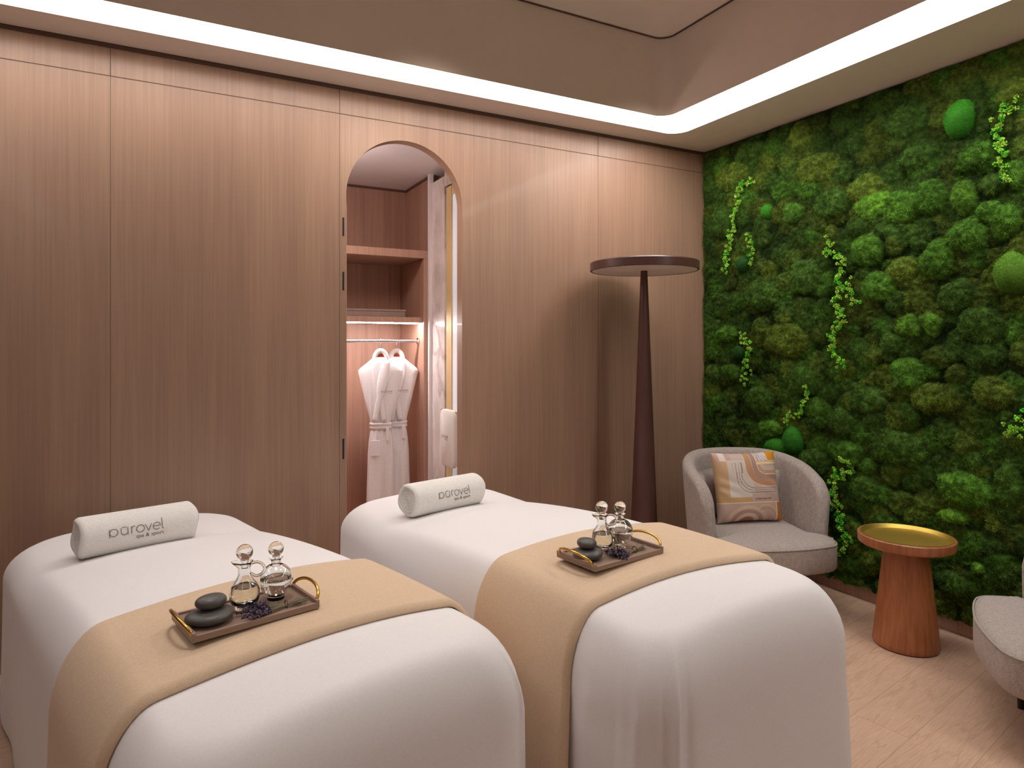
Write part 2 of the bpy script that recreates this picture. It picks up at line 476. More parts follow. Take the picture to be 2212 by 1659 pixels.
def text_polys(body, size, align='RIGHT'):
    cu = bpy.data.curves.new('txt', 'FONT'); cu.body = body; cu.size = size; cu.align_x = align; cu.resolution_u = 3
    cu.offset = size * .004
    o = bpy.data.objects.new('txt', cu); COL.objects.link(o)
    dg = bpy.context.evaluated_depsgraph_get()
    me = bpy.data.meshes.new_from_object(o.evaluated_get(dg))
    vs = [(v.co.x, v.co.y) for v in me.vertices]; fs = [tuple(p.vertices) for p in me.polygons]
    bpy.data.objects.remove(o); bpy.data.curves.remove(cu); bpy.data.meshes.remove(me)
    return vs, fs
def logo(parent, mapf, width, u0, v0, weight=.085, name='logo', big=True):
    """pūrovel / spa & sport, mapped by mapf(u, v) in metres"""
    S, W = word_strokes(); s = width / W
    S = [[(u0 + a * s, v0 + b * s) for a, b in st] for st in S]
    vs, fs = [], []
    strip_mesh(S, weight * s, mapf, vs, fs)
    tv, tf = text_polys('spa & sport', .78 * s)
    b = len(vs)
    vs += [mapf(u0 + width + a, v0 - 1.28 * s + c) for a, c in tv]
    fs += [tuple(b + i for i in f) for f in tf]
    o = mesh_obj(name, vs, fs, M['ink'], parent, False)
    return o

# ------------------------------------------------------------------ massage beds
BW, BL, BT, BR = .884, 2.095, .587, .094
def crown(x, y):
    return BT + .0387 * (1 - min(1, (2 * x / BW) ** 2)) + .0769 * (1 - min(1, (2 * (y + .49) / BL) ** 2))
def outline(hw, hl, r, nc=44, ns=60, nl=110):
    r = max(r, .004); pts = []
    def seg(a, b, n):
        for i in range(n): pts.append((a[0] + (b[0] - a[0]) * i / n, a[1] + (b[1] - a[1]) * i / n))
    def cor(cx, cy, a0):
        for i in range(nc):
            a = math.radians(a0 + 90 * i / nc); pts.append((cx + r * math.cos(a), cy + r * math.sin(a)))
    seg((hw, -hl + r), (hw, hl - r), nl); cor(hw - r, hl - r, 0)
    seg((hw - r, hl), (-hw + r, hl), ns); cor(-hw + r, hl - r, 90)
    seg((-hw, hl - r), (-hw, -hl + r), nl); cor(-hw + r, -hl + r, 180)
    seg((-hw + r, -hl), (hw - r, -hl), ns); cor(hw - r, -hl + r, 270)
    return pts
FLARE = .008
def side_off(z, R=BR):
    d = max(0.0, (BT - R - z) / (BT - R)); return FLARE * d ** 1.3
def make_bed(name, loc, rz, label, pleats, seed):
    root = empty(name, loc, rz, label, 'massage table', 'massage tables')
    base = outline(BW / 2, BL / 2, .148)
    N = len(base); V = []
    cum = [0]
    for i in range(1, N): cum.append(cum[-1] + math.dist(base[i], base[i - 1]))
    rings = []
    nd = 26
    for j in range(nd + 1):                                   # drop, bottom to top
        z = .015 + (BT - BR - .015) * j / nd
        rings.append(('s', z))
    for j in range(1, 11): rings.append(('f', PI / 2 * j / 10))
    for ins in (.12, .15, .18, .22, .26, .30, .34, .38, .41, .43): rings.append(('t', ins))
    for kind, val in rings:
        if kind == 's':
            z = val; off = side_off(z); pts = outline(BW / 2 + off, BL / 2 + off * .9, .148 + off)
            dep = (BT - BR - z) / (BT - BR)
            cs = [0]
            for i in range(1, N): cs.append(cs[-1] + math.dist(base[i], base[i - 1]))
            for i, (x, y) in enumerate(pts):
                bx, by = base[i]
                nx, ny = x - bx * .0, y
                # outward normal of the outline
                a, b = pts[i - 1], pts[(i + 1) % N]
                tx, ty = b[0] - a[0], b[1] - a[1]; L = math.hypot(tx, ty)
                nx, ny = ty / L, -tx / L
                e = 0
                for (s0, wd_, am, st) in pleats:
                    dd = (cum[i] - s0 + (1 - dep) * .0)
                    e += am * math.exp(-(dd / (wd_ * (.6 + .8 * dep))) ** 2) * (1 if st <= .06 else min(1, max(0, dep - st) * 5))
                e += .004 * dep * math.sin(cum[i] * 9 + seed) + .003 * dep * math.sin(cum[i] * 21 + seed * 2)
                V.append((x + nx * e, y + ny * e, z))
        elif kind == 'f':
            ins = BR * (1 - math.cos(val)); dz = BR * (1 - math.sin(val))
            pts = outline(BW / 2 - ins, BL / 2 - ins, .148 - ins * .3)
            w = math.sin(val)
            for i, (x, y) in enumerate(pts):
                e = sum(am * .25 * math.exp(-((cum[i] - s0) / (wd_ * .6)) ** 2) for (s0, wd_, am, st) in pleats if st <= .06) * 4 * max(0, 1 - w) ** .7
                L = math.hypot(x, y); V.append((x + x / L * e, y + y / L * e, BT - dz + (crown(x, y) - BT) * w))
        else:
            pts = outline(BW / 2 - val, BL / 2 - val, max(.006, min(.12, BW / 2 - val)))
            for x, y in pts: V.append((x, y, crown(x, y)))
    F = []
    R_ = len(rings)
    for j in range(R_ - 1):
        for i in range(N):
            i2 = (i + 1) % N
            F.append((j * N + i, j * N + i2, (j + 1) * N + i2, (j + 1) * N + i))
    # close the top down the centre line
    last = (R_ - 1) * N
    def nearest(i):
        x_, y_ = V[last + i][0], V[last + i][1]
        return min(range(N), key=lambda q: (V[last + q][0] + x_) ** 2 + (V[last + q][1] - y_) ** 2)
    mid = []
    for i in range(N):
        x_, y_ = V[last + i][0], V[last + i][1]
        yy = max(-BL / 2 + .44, min(BL / 2 - .44, y_))
        V.append((0, yy, crown(0, yy))); mid.append(len(V) - 1)
    for i in range(N):
        i2 = (i + 1) % N; F.append((last + i, last + i2, mid[i2], mid[i]))
    bs = mesh_obj('bed_sheet', V, F, M['sheet'], root, True); clean(bs, 1e-4)
    return root

def perim(side, t):
    # arc length along outline(): side 0 right(+x), 1 head, 2 left, 3 foot ; t 0..1
    r = .148; hw, hl = BW / 2, BL / 2; c = PI / 2 * r
    L = [2 * (hl - r), 2 * (hw - r)] * 2
    s = 0
    for i in range(side): s += L[i] + c
    return s + L[side] * t
B1 = dict(loc=(.1334, 2.2773, 0), rz=.2557)
B2 = dict(loc=(1.2813, 2.2189, 0), rz=.1163)
corner_fl = perim(3, 0) - .116
bed1 = make_bed('massage_table', B1['loc'], B1['rz'], 'massage bed under a white sheet, left one, nearest the camera',
                [(perim(3, 1) + .10, .02, .010, .02), (perim(0, .12), .04, .008, .2), (perim(2, .3), .05, .006, .2)], 1.0)
bed2 = make_bed('massage_table', B2['loc'], B2['rz'], 'massage bed under a white sheet, right one, beside the armchair',
                [(corner_fl + .045, .012, .013, .0), (corner_fl + .018, .013, -.008, .0), (corner_fl + .075, .016, -.006, .02), (corner_fl - .045, .026, .009, .02), (corner_fl - .11, .025, -.006, .04),
                 (corner_fl - .2, .05, .010, .05), (perim(3, 1) + .12, .04, .010, .2)], 2.3)

# runner draped across a bed
def make_runner(B, y0, y1, label, seed, skew=0.0, zend=.10):
    path = []                                                 # (x, z, nx, nz)
    lift = .007
    for i in range(30):
        z = zend + (BT - BR - zend) * i / 30; path.append((-(BW / 2 + side_off(z)), z, -1, 0))
    for i in range(13):
        a = PI / 2 * i / 12; path.append((-(BW / 2 - BR + BR * math.cos(a)), ('f', a), -math.cos(a), math.sin(a)))
    for i in range(1, 30):
        x = (-BW / 2 + BR) + (BW - 2 * BR) * i / 30; path.append((x, ('t',), 0, 1))
    for i in range(13):
        a = PI / 2 * (1 - i / 12); path.append(((BW / 2 - BR + BR * math.cos(a)), ('f', a), math.cos(a), math.sin(a)))
    for i in range(1, 31):
        z = BT - BR - (BT - BR - zend) * i / 30; path.append(((BW / 2 + side_off(z)), z, 1, 0))
    ny = 40; V = []; m = len(path)
    for layer in (0, 1):
        for q, (x, zz, nx, nz) in enumerate(path):
            for j in range(ny + 1):
                t_ = j / ny
                dep = 0
                if not isinstance(zz, tuple): dep = (BT - BR - zz) / (BT - BR)
                y = y0 + (y1 - y0) * t_ + skew * x + (.004 * math.sin(x * 7 + seed)) + dep * .02 * (t_ - .5) * 2
                if isinstance(zz, tuple) and zz[0] == 'f': z = BT - BR * (1 - math.sin(zz[1])) + (crown(x, y) - BT) * math.sin(zz[1])
                elif isinstance(zz, tuple): z = crown(x, y)
                else: z = zz
                edge = min(t_, 1 - t_) * (y1 - y0)
                th = .013 * math.sqrt(max(0, min(1, edge / .012))) if layer else 0
                fold = dep * (.008 * math.sin(y * 26 + seed) + .006 * math.sin(y * 47 + seed * 3)) * 1.0 + dep * .016
                o_ = (lift if edge > .0 else lift) + th + fold - (0 if layer else .004)
                V.append((x + nx * o_, y, z + nz * o_))
    F = []; W_ = ny + 1; off = m * W_
    for q in range(m - 1):
        for j in range(ny):
            a = q * W_ + j
            F.append((a, a + W_, a + W_ + 1, a + 1)); F.append((off + a, off + a + 1, off + a + W_ + 1, off + a + W_))
    for q in range(m - 1):
        a = q * W_; F.append((a, off + a, off + a + W_, a + W_))
        a = q * W_ + ny; F.append((a, a + W_, off + a + W_, off + a))
    for j in range(ny):
        F.append((j, j + 1, off + j + 1, off + j)); a = (m - 1) * W_ + j; F.append((a, off + a, off + a + 1, a + 1))
    o = mesh_obj('bed_runner', V, F, M['runner'], None, True, B['loc'], (0, 0, B['rz']))
    tag(o, label, 'blanket', 'beige bed runners'); clean(o)
    return o
RY = {1: (-.7645, -.3051), 2: (-.7604, -.2978)}
make_runner(B1, RY[1][0], RY[1][1], 'beige runner blanket draped across the left massage bed', .4, -.022)
make_runner(B2, RY[2][0], RY[2][1], 'beige runner blanket draped across the right massage bed beside the armchair', 1.9, -.031)

def to_world(B, x, y, z):
    c, s = math.cos(B['rz']), math.sin(B['rz'])
    return (B['loc'][0] + c * x - s * y, B['loc'][1] + s * x + c * y, z)
def to_local(B, wx, wy):
    c, s = math.cos(B['rz']), math.sin(B['rz']); dx, dy = wx - B['loc'][0], wy - B['loc'][1]
    return (c * dx + s * dy, -s * dx + c * dy)
def top_z(B, wx, wy):
    x, y = to_local(B, wx, wy); return crown(x, y)

# ------------------------------------------------------------------ rolled towels
def make_towel(wx, wy, B, rot, L, label, lx):
    R = .074
    z0 = top_z(B, wx, wy) - .001
    root = empty('rolled_towel', (wx, wy, z0), rot, label, 'towel', 'rolled towels on the massage beds')
    V, F = [], []
    nx, na = 60, 72
    def rad(a, u):
        # flattened where it lies, slight seam step of the roll
        r = R * (1 + .015 * math.sin(3 * a + 1) + .01 * math.sin(2 * a))
        return r
    def P(a, u, sh=1.0):
        e = 1 - .5 * max(0, (abs(u) - (L / 2 - .018)) / .018) ** 2 * .35
        r = rad(a, u) * e * sh
        y = r * math.cos(a) * 1.02; z = r * math.sin(a) * .98
        z = max(z, -R * .90)
        return (u + .004 * math.sin(a * 3) * (abs(u) / L * 2) ** 6, y, z + R * .90)
    for i in range(nx + 1):
        u = -L / 2 + L * i / nx
        for j in range(na): V.append(P(2 * PI * j / na, u))
    for i in range(nx):
        for j in range(na):
            j2 = (j + 1) % na; F.append((i * na + j, i * na + j2, (i + 1) * na + j2, (i + 1) * na + j))
    # spiral ends
    for side in (0, 1):
        base = side * nx * na; sg = -1 if side == 0 else 1
        prev = [base + j for j in range(na)]
        nr = 16
        for q in range(1, nr):
            cur = []
            f_ = 1 - q / nr
            for j in range(na):
                a = 2 * PI * j / na
                x, y, z = P(a, sg * L / 2)
                ph = (f_ * 4.2 + a / (2 * PI)) % 1.0
                dx = -.008 * (1 - math.cos(2 * PI * ph)) * .5 - .004
                zc = R * .90
                V.append((sg * (L / 2 + dx * (1 if q > 0 else 0)), y * f_, zc + (z - zc) * f_)); cur.append(len(V) - 1)
            for j in range(na):
                j2 = (j + 1) % na
                F.append((prev[j], prev[j2], cur[j2], cur[j]) if sg > 0 else (prev[j2], prev[j], cur[j], cur[j2]))
            prev = cur
        F.append(tuple(prev) if sg > 0 else tuple(reversed(prev)))
    o = mesh_obj('towel_cloth', V, F, M['terry'], root, True); clean(o)
    # outer overlapping edge of the roll
    # lettering on the front (-y) side, slightly above the middle
    def mapf(u, v):
        a = PI - .0 - (v / R) - .12
        x, y, z = P(PI - (v / R) - .12 if False else (PI - (v / R) - .22), u, 1.022)
        return (x, y, z)
    logo(root, mapf, .175, lx, 0.0, .095)
    return root
make_towel(-.083, 2.800, B1, math.radians(15.2), .39, 'white rolled towel with grey lettering on the left massage bed', -.104)
make_towel(1.128, 2.790, B2, math.radians(14.9), .40, 'white rolled towel with grey lettering on the right massage bed, before the arch', -.076)

# ------------------------------------------------------------------ trays and their contents
def make_tray(x, y, B, rot, w, d, label):
    z = top_z(B, x, y) + .0215
    root = empty('serving_tray', (x, y, z), rot, label, 'tray', 'spa trays on the beds')
    bm = bmesh.new()
    bm_box(bm, (0, 0, .006), (w, d, .010), .002)
    for sx in (-1, 1): bm_box(bm, (sx * (w / 2 - .004), 0, .014), (.008, d, .016), .0015)
    for sy in (-1, 1): bm_box(bm, (0, sy * (d / 2 - .0035), .0125), (w - .016, .007, .007), .001)
    bm_obj('tray_board', bm, M['traywood'], root)
    for sx in (-1, 1):
        pts = []
        for i in range(21):
            a = PI * i / 20
            pts.append((sx * (w / 2 - .004 + (.020 * math.sin(a))), -(d / 2 - .012) * math.cos(a), .014 + .030 * math.sin(a) ** .8))
        tube('handle', pts, .0042, M['brass'], root, 10)
        for sy in (-1, 1): pass
    return root, z + .011
T1, tz1 = make_tray(.180, 1.695, B1, math.radians(13.5), .292, .165, 'taupe tray with brass handles on the left massage bed')
T2, tz2 = make_tray(1.220, 1.647, B2, math.radians(8.5), .292, .170, 'taupe tray with brass handles on the right massage bed')

def stone(x, y, z, rx, ry, rz_, rot, tilt, label):
    V, F = [], []
    nu, nv = 40, 22
    for j in range(nv + 1):
        ph = PI * j / nv - PI / 2
        for i in range(nu):
            a = 2 * PI * i / nu
            c = abs(math.cos(ph)) ** .8 ; s = math.copysign(abs(math.sin(ph)) ** .9, math.sin(ph))
            rr = 1 + .05 * math.sin(a * 2 + x * 50) + .03 * math.sin(a * 3 + y * 30)
            V.append((rx * c * math.cos(a) * rr, ry * c * math.sin(a) * rr, rz_ * s))
    for j in range(nv):
        for i in range(nu):
            i2 = (i + 1) % nu; F.append((j * nu + i, j * nu + i2, (j + 1) * nu + i2, (j + 1) * nu + i))
    o = mesh_obj('massage_stone', V, F, M['stone'], None, True, (x, y, z + rz_), (tilt[0], tilt[1], rot))
    clean(o); tag(o, label, 'stone', 'dark massage stones'); return o

def stopper_prof(z0):
    p = [(0, z0 - .016), (.0075, z0 - .016), (.0085, z0 + .001), (.0095, z0 + .004)]
    R = .0185; cz = z0 + .004 + R * .86
    a0 = math.asin(.0095 / R)
    for i in range(15):
        a = -PI / 2 + a0 + (PI - a0) * i / 14
        p.append((max(0, R * math.cos(a)), cz + R * math.sin(a)))
    return p

def cruet(x, y, z, rot, label):
    root = empty('glass_cruet', (x, y, z), rot, label, 'bottle', 'glass oil bottles'); root.scale = (1.05, 1.05, 1.05)
    out = [(0, 0.0), (.024, 0.0), (.027, .003), (.029, .012), (.033, .026), (.033, .040), (.028, .054), (.019, .066), (.0145, .076), (.0135, .092), (.0155, .102), (.0185, .107)]
    inn = [(.0165, .106), (.0125, .101), (.0112, .092), (.0118, .077), (.0165, .065), (.0255, .053), (.0302, .040), (.0302, .027), (.026, .016), (.018, .012), (0, .011)]
    vs, fs = lathe_data(out + inn, 48)
    # pouring lip
    vs = [((v[0] - .012 * max(0, -v[0] / max(1e-6, math.hypot(v[0], v[1])) - .55) / .45 * (1 if v[2] > .1 else 0)), v[1], v[2]) for v in vs]
    b = mesh_obj('bottle_body', vs, fs, M['glass'], root, True); clean(b); autosmooth(b, 60)
    pts = []
    for i in range(19):
        a = math.radians(105 - 210 * i / 18)
        pts.append((.0265 + .0155 * math.cos(a) * 1.15, 0, .089 + .0155 * math.sin(a)))
    pts = [(.0135, 0, .102)] + pts + [(.0135, 0, .079)]
    tube('handle', pts, .0033, M['glass'], root, 10)
    lathe('stopper', stopper_prof(.108), M['glass'], root, 32, ang=80)
    lathe('liquid', [(0, .0113), (.0178, .0123), (.0257, .0163), (.0299, .0272), (.0299, .040), (.0265, .0505), (0, .0505)], M['oil'], root, 40, ang=50)
    return root
def flask(x, y, z, rot, label):
    root = empty('round_glass_flask', (x, y, z), rot, label, 'bottle', 'glass oil bottles')
    R = .041; cz = .0475
    out = [(0, 0.0), (.020, 0.0), (.0215, .003), (.020, .008)]
    for i in range(20):
        a = math.radians(-58 + (68 + 58) * i / 19); out.append((R * math.cos(a), cz + R * math.sin(a)))
    out += [(.0115, .084), (.0115, .096), (.0145, .101), (.0175, .1035)]
    inn = [(.0155, .1025), (.0125, .100), (.0095, .0955), (.0095, .084)]
    r2 = R - .0025
    for i in range(22):
        a = math.radians(72 - (72 + 90) * i / 21); inn.append((max(0, r2 * math.cos(a)), cz + r2 * math.sin(a)))
    vs, fs = lathe_data(out + inn, 56)
    b = mesh_obj('bottle_body', vs, fs, M['glass'], root, True); clean(b); autosmooth(b, 60)
    lathe('stopper', stopper_prof(.1045), M['glass'], root, 32, ang=80)
    r3 = R - .0028; lp = [(0, cz - r3)]
    for i in range(1, 16):
        a = math.radians(-90 + (96) * i / 15); lp.append((r3 * math.cos(a), cz + r3 * math.sin(a)))
    lp.append((0, lp[-1][1]))
    lathe('liquid', lp, M['water'], root, 48, ang=60)
    return root

def lavender(x, y, z, rot, label, seed):
    r = random.Random(seed)
    root = empty('lavender_bunch', (x, y, z), rot, label, 'dried flowers', 'lavender bunches'); root.scale = (1.15, 1.3, 1.5)
    # stems run +x (tied end) ; flower heads at -x
    vs, fs = [], []; fv, ff, fc = [], [], []
    for q in range(15):
        a = r.uniform(-.42, .42); h0 = r.uniform(.003, .011)
        p0 = Vector((.058 + r.uniform(0, .016), r.uniform(-.008, .008) - a * .02, .004 + r.uniform(0, .008)))
        p1 = Vector((.028, r.uniform(-.003, .003), .006)); p2 = Vector((-.045 + r.uniform(-.02, .015), a * .075, h0 + .002))
        a_, b_ = tube_data([p0, p1, p1.lerp(p2, .5), p2], .0008, 5); o_ = len(vs); vs += a_; fs += [tuple(o_ + i for i in f) for f in b_]
        # flower spike
        dirv = (p2 - p1).normalized()
        for s in range(26):
            t_ = s / 25; c = p1.lerp(p2, .52 + .5 * t_); rad_ = .0065 * math.sin(PI * min(1, .2 + t_ * .8)) + .001
            an = r.uniform(0, 2 * PI)
            off = Vector((0, math.cos(an), math.sin(an))) * rad_ * r.uniform(.4, 1)
            c = c + off; c.z = max(c.z, .003)
            sz = r.uniform(.0014, .0028); b0 = len(fv)
            d1 = Vector((r.uniform(-1, 1), r.uniform(-1, 1), r.uniform(-1, 1))).normalized(); d2 = d1.orthogonal().normalized(); d3 = d1.cross(d2)
            for w_ in (d1 * 1.5, d2, -d2, d3, -d3, -d1 * 1.2): fv.append(c + w_ * sz)
            for f in ((0, 1, 3), (0, 3, 2), (0, 2, 4), (0, 4, 1), (5, 3, 1), (5, 2, 3), (5, 4, 2), (5, 1, 4)): ff.append(tuple(b0 + i for i in f))
            cc = r.choice([rgb(96, 84, 110), rgb(70, 60, 84), rgb(128, 112, 138), rgb(84, 70, 74), rgb(60, 58, 66)])[:3]
            fc += [cc] * 6
    mesh_obj('stems', vs, fs, simple('dry_stem', rgb(122, 110, 84), .8), root, True)
    o = mesh_obj('flower_heads', fv, ff, M['lichen'], root, False); set_tint(o, np.array(fc))
    pts = [(.03, .0075 * math.cos(2 * PI * i / 16), .0075 + .006 * math.sin(2 * PI * i / 16)) for i in range(16)]
    tube('twine', pts, .0013, simple('twine', rgb(120, 98, 66), .9), root, 6, True)
    return root

stone(.097, 1.662, tz1, .056, .045, .0155, .3, (0, 0), 'larger flat dark stone at the bottom of the pair on the left tray')
stone(.100, 1.668, tz1 + .0300, .038, .027, .0150, .45, (.03, .05), 'smaller dark stone on top of the pair on the left tray')
stone(1.122, 1.628, tz2, .050, .043, .0155, .1, (0, 0), 'larger flat dark stone at the bottom of the pair on the right tray')
stone(1.122, 1.634, tz2 + .0300, .033, .029, .0145, .9, (.03, .03), 'smaller dark stone on top of the pair on the right tray')
cruet(.176, 1.712, tz1, math.radians(-22), 'glass cruet with handle and ball stopper on the left tray')
flask(.252, 1.738, tz1, 0, 'round glass flask with ball stopper on the left tray')
cruet(1.205, 1.672, tz2, math.radians(-22), 'glass cruet with handle and ball stopper on the right tray')
flask(1.280, 1.678, tz2, 0, 'round glass flask with ball stopper on the right tray')
lavender(.232, 1.660, tz1 - .003, math.radians(12), 'dried lavender bunch tied with twine on the left tray', 3)
lavender(1.250, 1.604, tz2 - .003, math.radians(10), 'dried lavender bunch tied with twine on the right tray', 5)

# ------------------------------------------------------------------ bathrobes on hangers
def robe(x, y, rz, label, seed, idx):
    r = random.Random(seed)
    root = empty('bathrobe', (x, y, 0), rz, label, 'bathrobe', 'white bathrobes on the rail')
    # (z, half width, half depth)
    prof = [(1.288, .044, .022), (1.272, .062, .028), (1.252, .085, .033), (1.232, .110, .036), (1.214, .132, .038), (1.200, .142, .040), (1.182, .141, .042), (1.16, .136, .043), (1.10, .122, .046), (1.02, .104, .048),
            (.94, .084, .048), (.89, .070, .044), (.855, .063, .040), (.82, .062, .040), (.80, .067, .042), (.74, .076, .044), (.66, .082, .045), (.5, .086, .046), (.3, .092, .047), (.12, .096, .048), (.10, .094, .046)]
    # resample
    P = []
    for i in range(len(prof) - 1):
        for j in range(5):
            t_ = j / 5; P.append(tuple(prof[i][q] * (1 - t_) + prof[i + 1][q] * t_ for q in range(3)))
    P.append(prof[-1])
    n = 96; V = []; F = []
    for (z, hw, hd) in P:
        for i in range(n):
            a = 2 * PI * i / n
            ca, sa = math.cos(a), math.sin(a)
            e = .62
            px = hw * math.copysign(abs(ca) ** e, ca); py = hd * math.copysign(abs(sa) ** e, sa)
            pinch = math.exp(-((z - .835) / .16) ** 2)
            lo = max(0, min(1, (.80 - z) / .3))
            rip = pinch * .0045 * math.sin(px * 190 + seed) + lo * .004 * math.sin(px * 90 + seed * 2) + .002 * math.sin(px * 40 + z * 12)
            if sa < 0 and lo > 0: rip += -.010 * lo * math.exp(-((px - .012) / .006) ** 2)
            py += rip * (-1 if sa < 0 else 1)
            V.append((px, py, z))
    m = len(P)
    for j in range(m - 1):
        for i in range(n):
            i2 = (i + 1) % n; F.append((j * n + i, (j + 1) * n + i, (j + 1) * n + i2, j * n + i2))
    F.append(tuple(range(n))); F.append(tuple(reversed([(m - 1) * n + i for i in range(n)])))
    o = mesh_obj('robe_body', V, F, M['robe'], root, True); clean(o)
    # belt
    bp = []
    V, F = [], []
    for ring_i, (z, g) in enumerate(((.862, .002), (.860, .008), (.848, .009), (.845, .006), (.832, .009), (.822, .008), (.820, .002))):
        for i in range(n):
            a = 2 * PI * i / n; ca, sa = math.cos(a), math.sin(a)
            V.append(((.063 + g) * math.copysign(abs(ca) ** .7, ca), (.042 + g) * math.copysign(abs(sa) ** .7, sa), z))
    for j in range(6):
        for i in range(n):
            i2 = (i + 1) % n; F.append((j * n + i, (j + 1) * n + i, (j + 1) * n + i2, j * n + i2))
    o = mesh_obj('belt', V, F, M['robe'], root, True)
    box('belt_end', (.042, -.053, .79), (.022, .006, .085), M['robe'], root, .002)
    # collar: hoop behind the neck then two lapels crossing down the front
    def ribbon(name, pts, w, th=.007):
        V, F = [], []
        for i, (px, py, pz, wx, wz) in enumerate(pts):
            L = math.hypot(wx, wz); wx, wz = wx / L * w[i] / 2, wz / L * w[i] / 2
            for s_, t_ in ((-1, 0), (-.8, -1), (.8, -1), (1, 0), (.8, 1), (-.8, 1)):
                V.append((px + wx * s_, py + t_ * th / 2, pz + wz * s_))
        for i in range(len(pts) - 1):
            for q in range(6):
                q2 = (q + 1) % 6; F.append((i * 6 + q, i * 6 + q2, (i + 1) * 6 + q2, (i + 1) * 6 + q))
        F.append(tuple(range(6))); F.append(tuple(reversed([(len(pts) - 1) * 6 + q for q in range(6)])))
        o = mesh_obj(name, V, F, M['robe'], root, True); clean(o); return o
    # hoop
    hp, hw_ = [], []
    for i in range(25):
        a = PI * i / 24
        hp.append((-.039 * math.cos(a), -.010, 1.268 + .062 * math.sin(a), -math.cos(a), math.sin(a))); hw_.append(.032)
    ribbon('collar', hp, hw_, .03)
    def path(p0, p1, n_=16, bow=.0):
        out = []
        for i in range(n_ + 1):
            t_ = i / n_; x_ = p0[0] + (p1[0] - p0[0]) * t_; z_ = p0[2] + (p1[2] - p0[2]) * t_
            y_ = -.036 - .018 * math.sin(PI * min(1, t_ * 1.2) / 2)
            dx, dz = (p1[0] - p0[0]), (p1[2] - p0[2]); out.append((x_ + bow * math.sin(PI * t_), y_, z_, -dz, dx))
        return out
    pr = path((-.040, 0, 1.272), (.020, 0, .87)); ribbon('lapel', pr, [.034 + .026 * math.sin(PI * min(1, i / 10)) for i in range(17)])
    pl = path((.042, 0, 1.272), (-.042, 0, .87)); pl = [(a, b - .006, c, d, e) for a, b, c, d, e in pl]
    ribbon('lapel', pl, [.036 + .034 * math.sin(PI * min(1, i / 10)) for i in range(17)])
    box('pocket', (-.035, -.0495, .70), (.062, .005, .10), M['robe'], root, .0022)
    # embroidery on the chest
    logo(root, lambda u, v: (u, -.0605, v), .070, .002, 1.065, .16)
    # hanger (own thing)
    hg = empty('coat_hanger', (x, y, 0), rz, ('red-brown wooden hanger inside the collar of the left bathrobe', 'red-brown wooden hanger inside the collar of the right bathrobe')[idx], 'hanger', 'wooden hangers on the rail')
    V, F = [], []
    # neck piece seen in the collar opening + shoulder bar hidden in the robe
    pts = [(-.026, 1.255), (-.024, 1.285), (-.014, 1.305), (0, 1.312), (.014, 1.305), (.024, 1.285), (.026, 1.255)]
    k_ = len(pts)
    for yy in (-.020, -.006):
        V += [(a, yy, b) for a, b in pts]
    for i in range(k_ - 1): F.append((i, i + 1, k_ + i + 1, k_ + i))
    F.append(tuple(range(k_))); F.append(tuple(reversed(range(k_, 2 * k_)))); F.append((0, k_, 2 * k_ - 1, k_ - 1))
    o = mesh_obj('hanger_bar', V, F, M['hanger'], hg, False); clean(o)
    hk = [(0, -.013, 1.305), (0, -.013, 1.36)]
    for i in range(13):
        a = math.radians(-120 + 250 * i / 12); hk.append((0, -.0 - .0165 * math.sin(a + PI) * -1 if False else .0165 * math.sin(math.radians(-140 + 250 * i / 12)), 1.393 - .0165 * math.cos(math.radians(-140 + 250 * i / 12)) * -1 if False else 1.393 + .0165 * -math.cos(math.radians(40 + 250 * i / 12) + PI) * 0 + .0165 * math.sin(math.radians(-50 + 250 * i / 12))))
    hk = [(0, -.012, 1.305), (0, -.014, 1.372)] + [(0, .0165 * math.cos(math.radians(235 - 235 * i / 12)), 1.3935 + .0165 * math.sin(math.radians(235 - 235 * i / 12))) for i in range(13)]
    tube('hook', hk, .0022, M['chrome'], hg, 8)
    return root
robe(1.262, 4.208, math.radians(-14), 'white bathrobe with embroidered lettering, the left one on the wardrobe rail', 1, 0)
robe(1.388, 4.262, math.radians(-14), 'white bathrobe half hidden, the right one on the wardrobe rail', 2, 1)
# second robe sits a touch behind the first: handled by its y

# hand towel hanging on the door side
ht = empty('hand_towel', (1.535, 3.70, .63), 0, 'white towel with small lettering hanging at the right edge of the arched opening', 'towel')
V, F = [], []
pts = rrect(-.11, .11, 0, .345, .045, 6)
k_ = len(pts)
for xx in (-.012, -.016, .010): pass
lay = [(-.014, .96), (-.018, .92), (-.018, 0)]
V += [(0.010, a, b) for a, b in pts]; V += [(-.012, a, b) for a, b in pts]; V += [(-.018, a * .93, .1725 + (b - .1725) * .96) for a, b in pts]
for i in range(k_):
    i2 = (i + 1) % k_; F += [(i, i2, k_ + i2, k_ + i), (k_ + i, k_ + i2, 2 * k_ + i2, 2 * k_ + i)]
F += [tuple(range(2 * k_, 3 * k_)), tuple(reversed(range(k_)))]
o = mesh_obj('towel_cloth', V, F, M['terry'], ht, True); clean(o); autosmooth(o, 60)
logo(ht, lambda u, v: (-.0186, -u, v), .10, -.075, .18, .14)
tube('towel_rail', [(.004, -.15, .335), (.004, .13, .335), (.03, .13, .335)], .006, M['brass'], ht, 10)

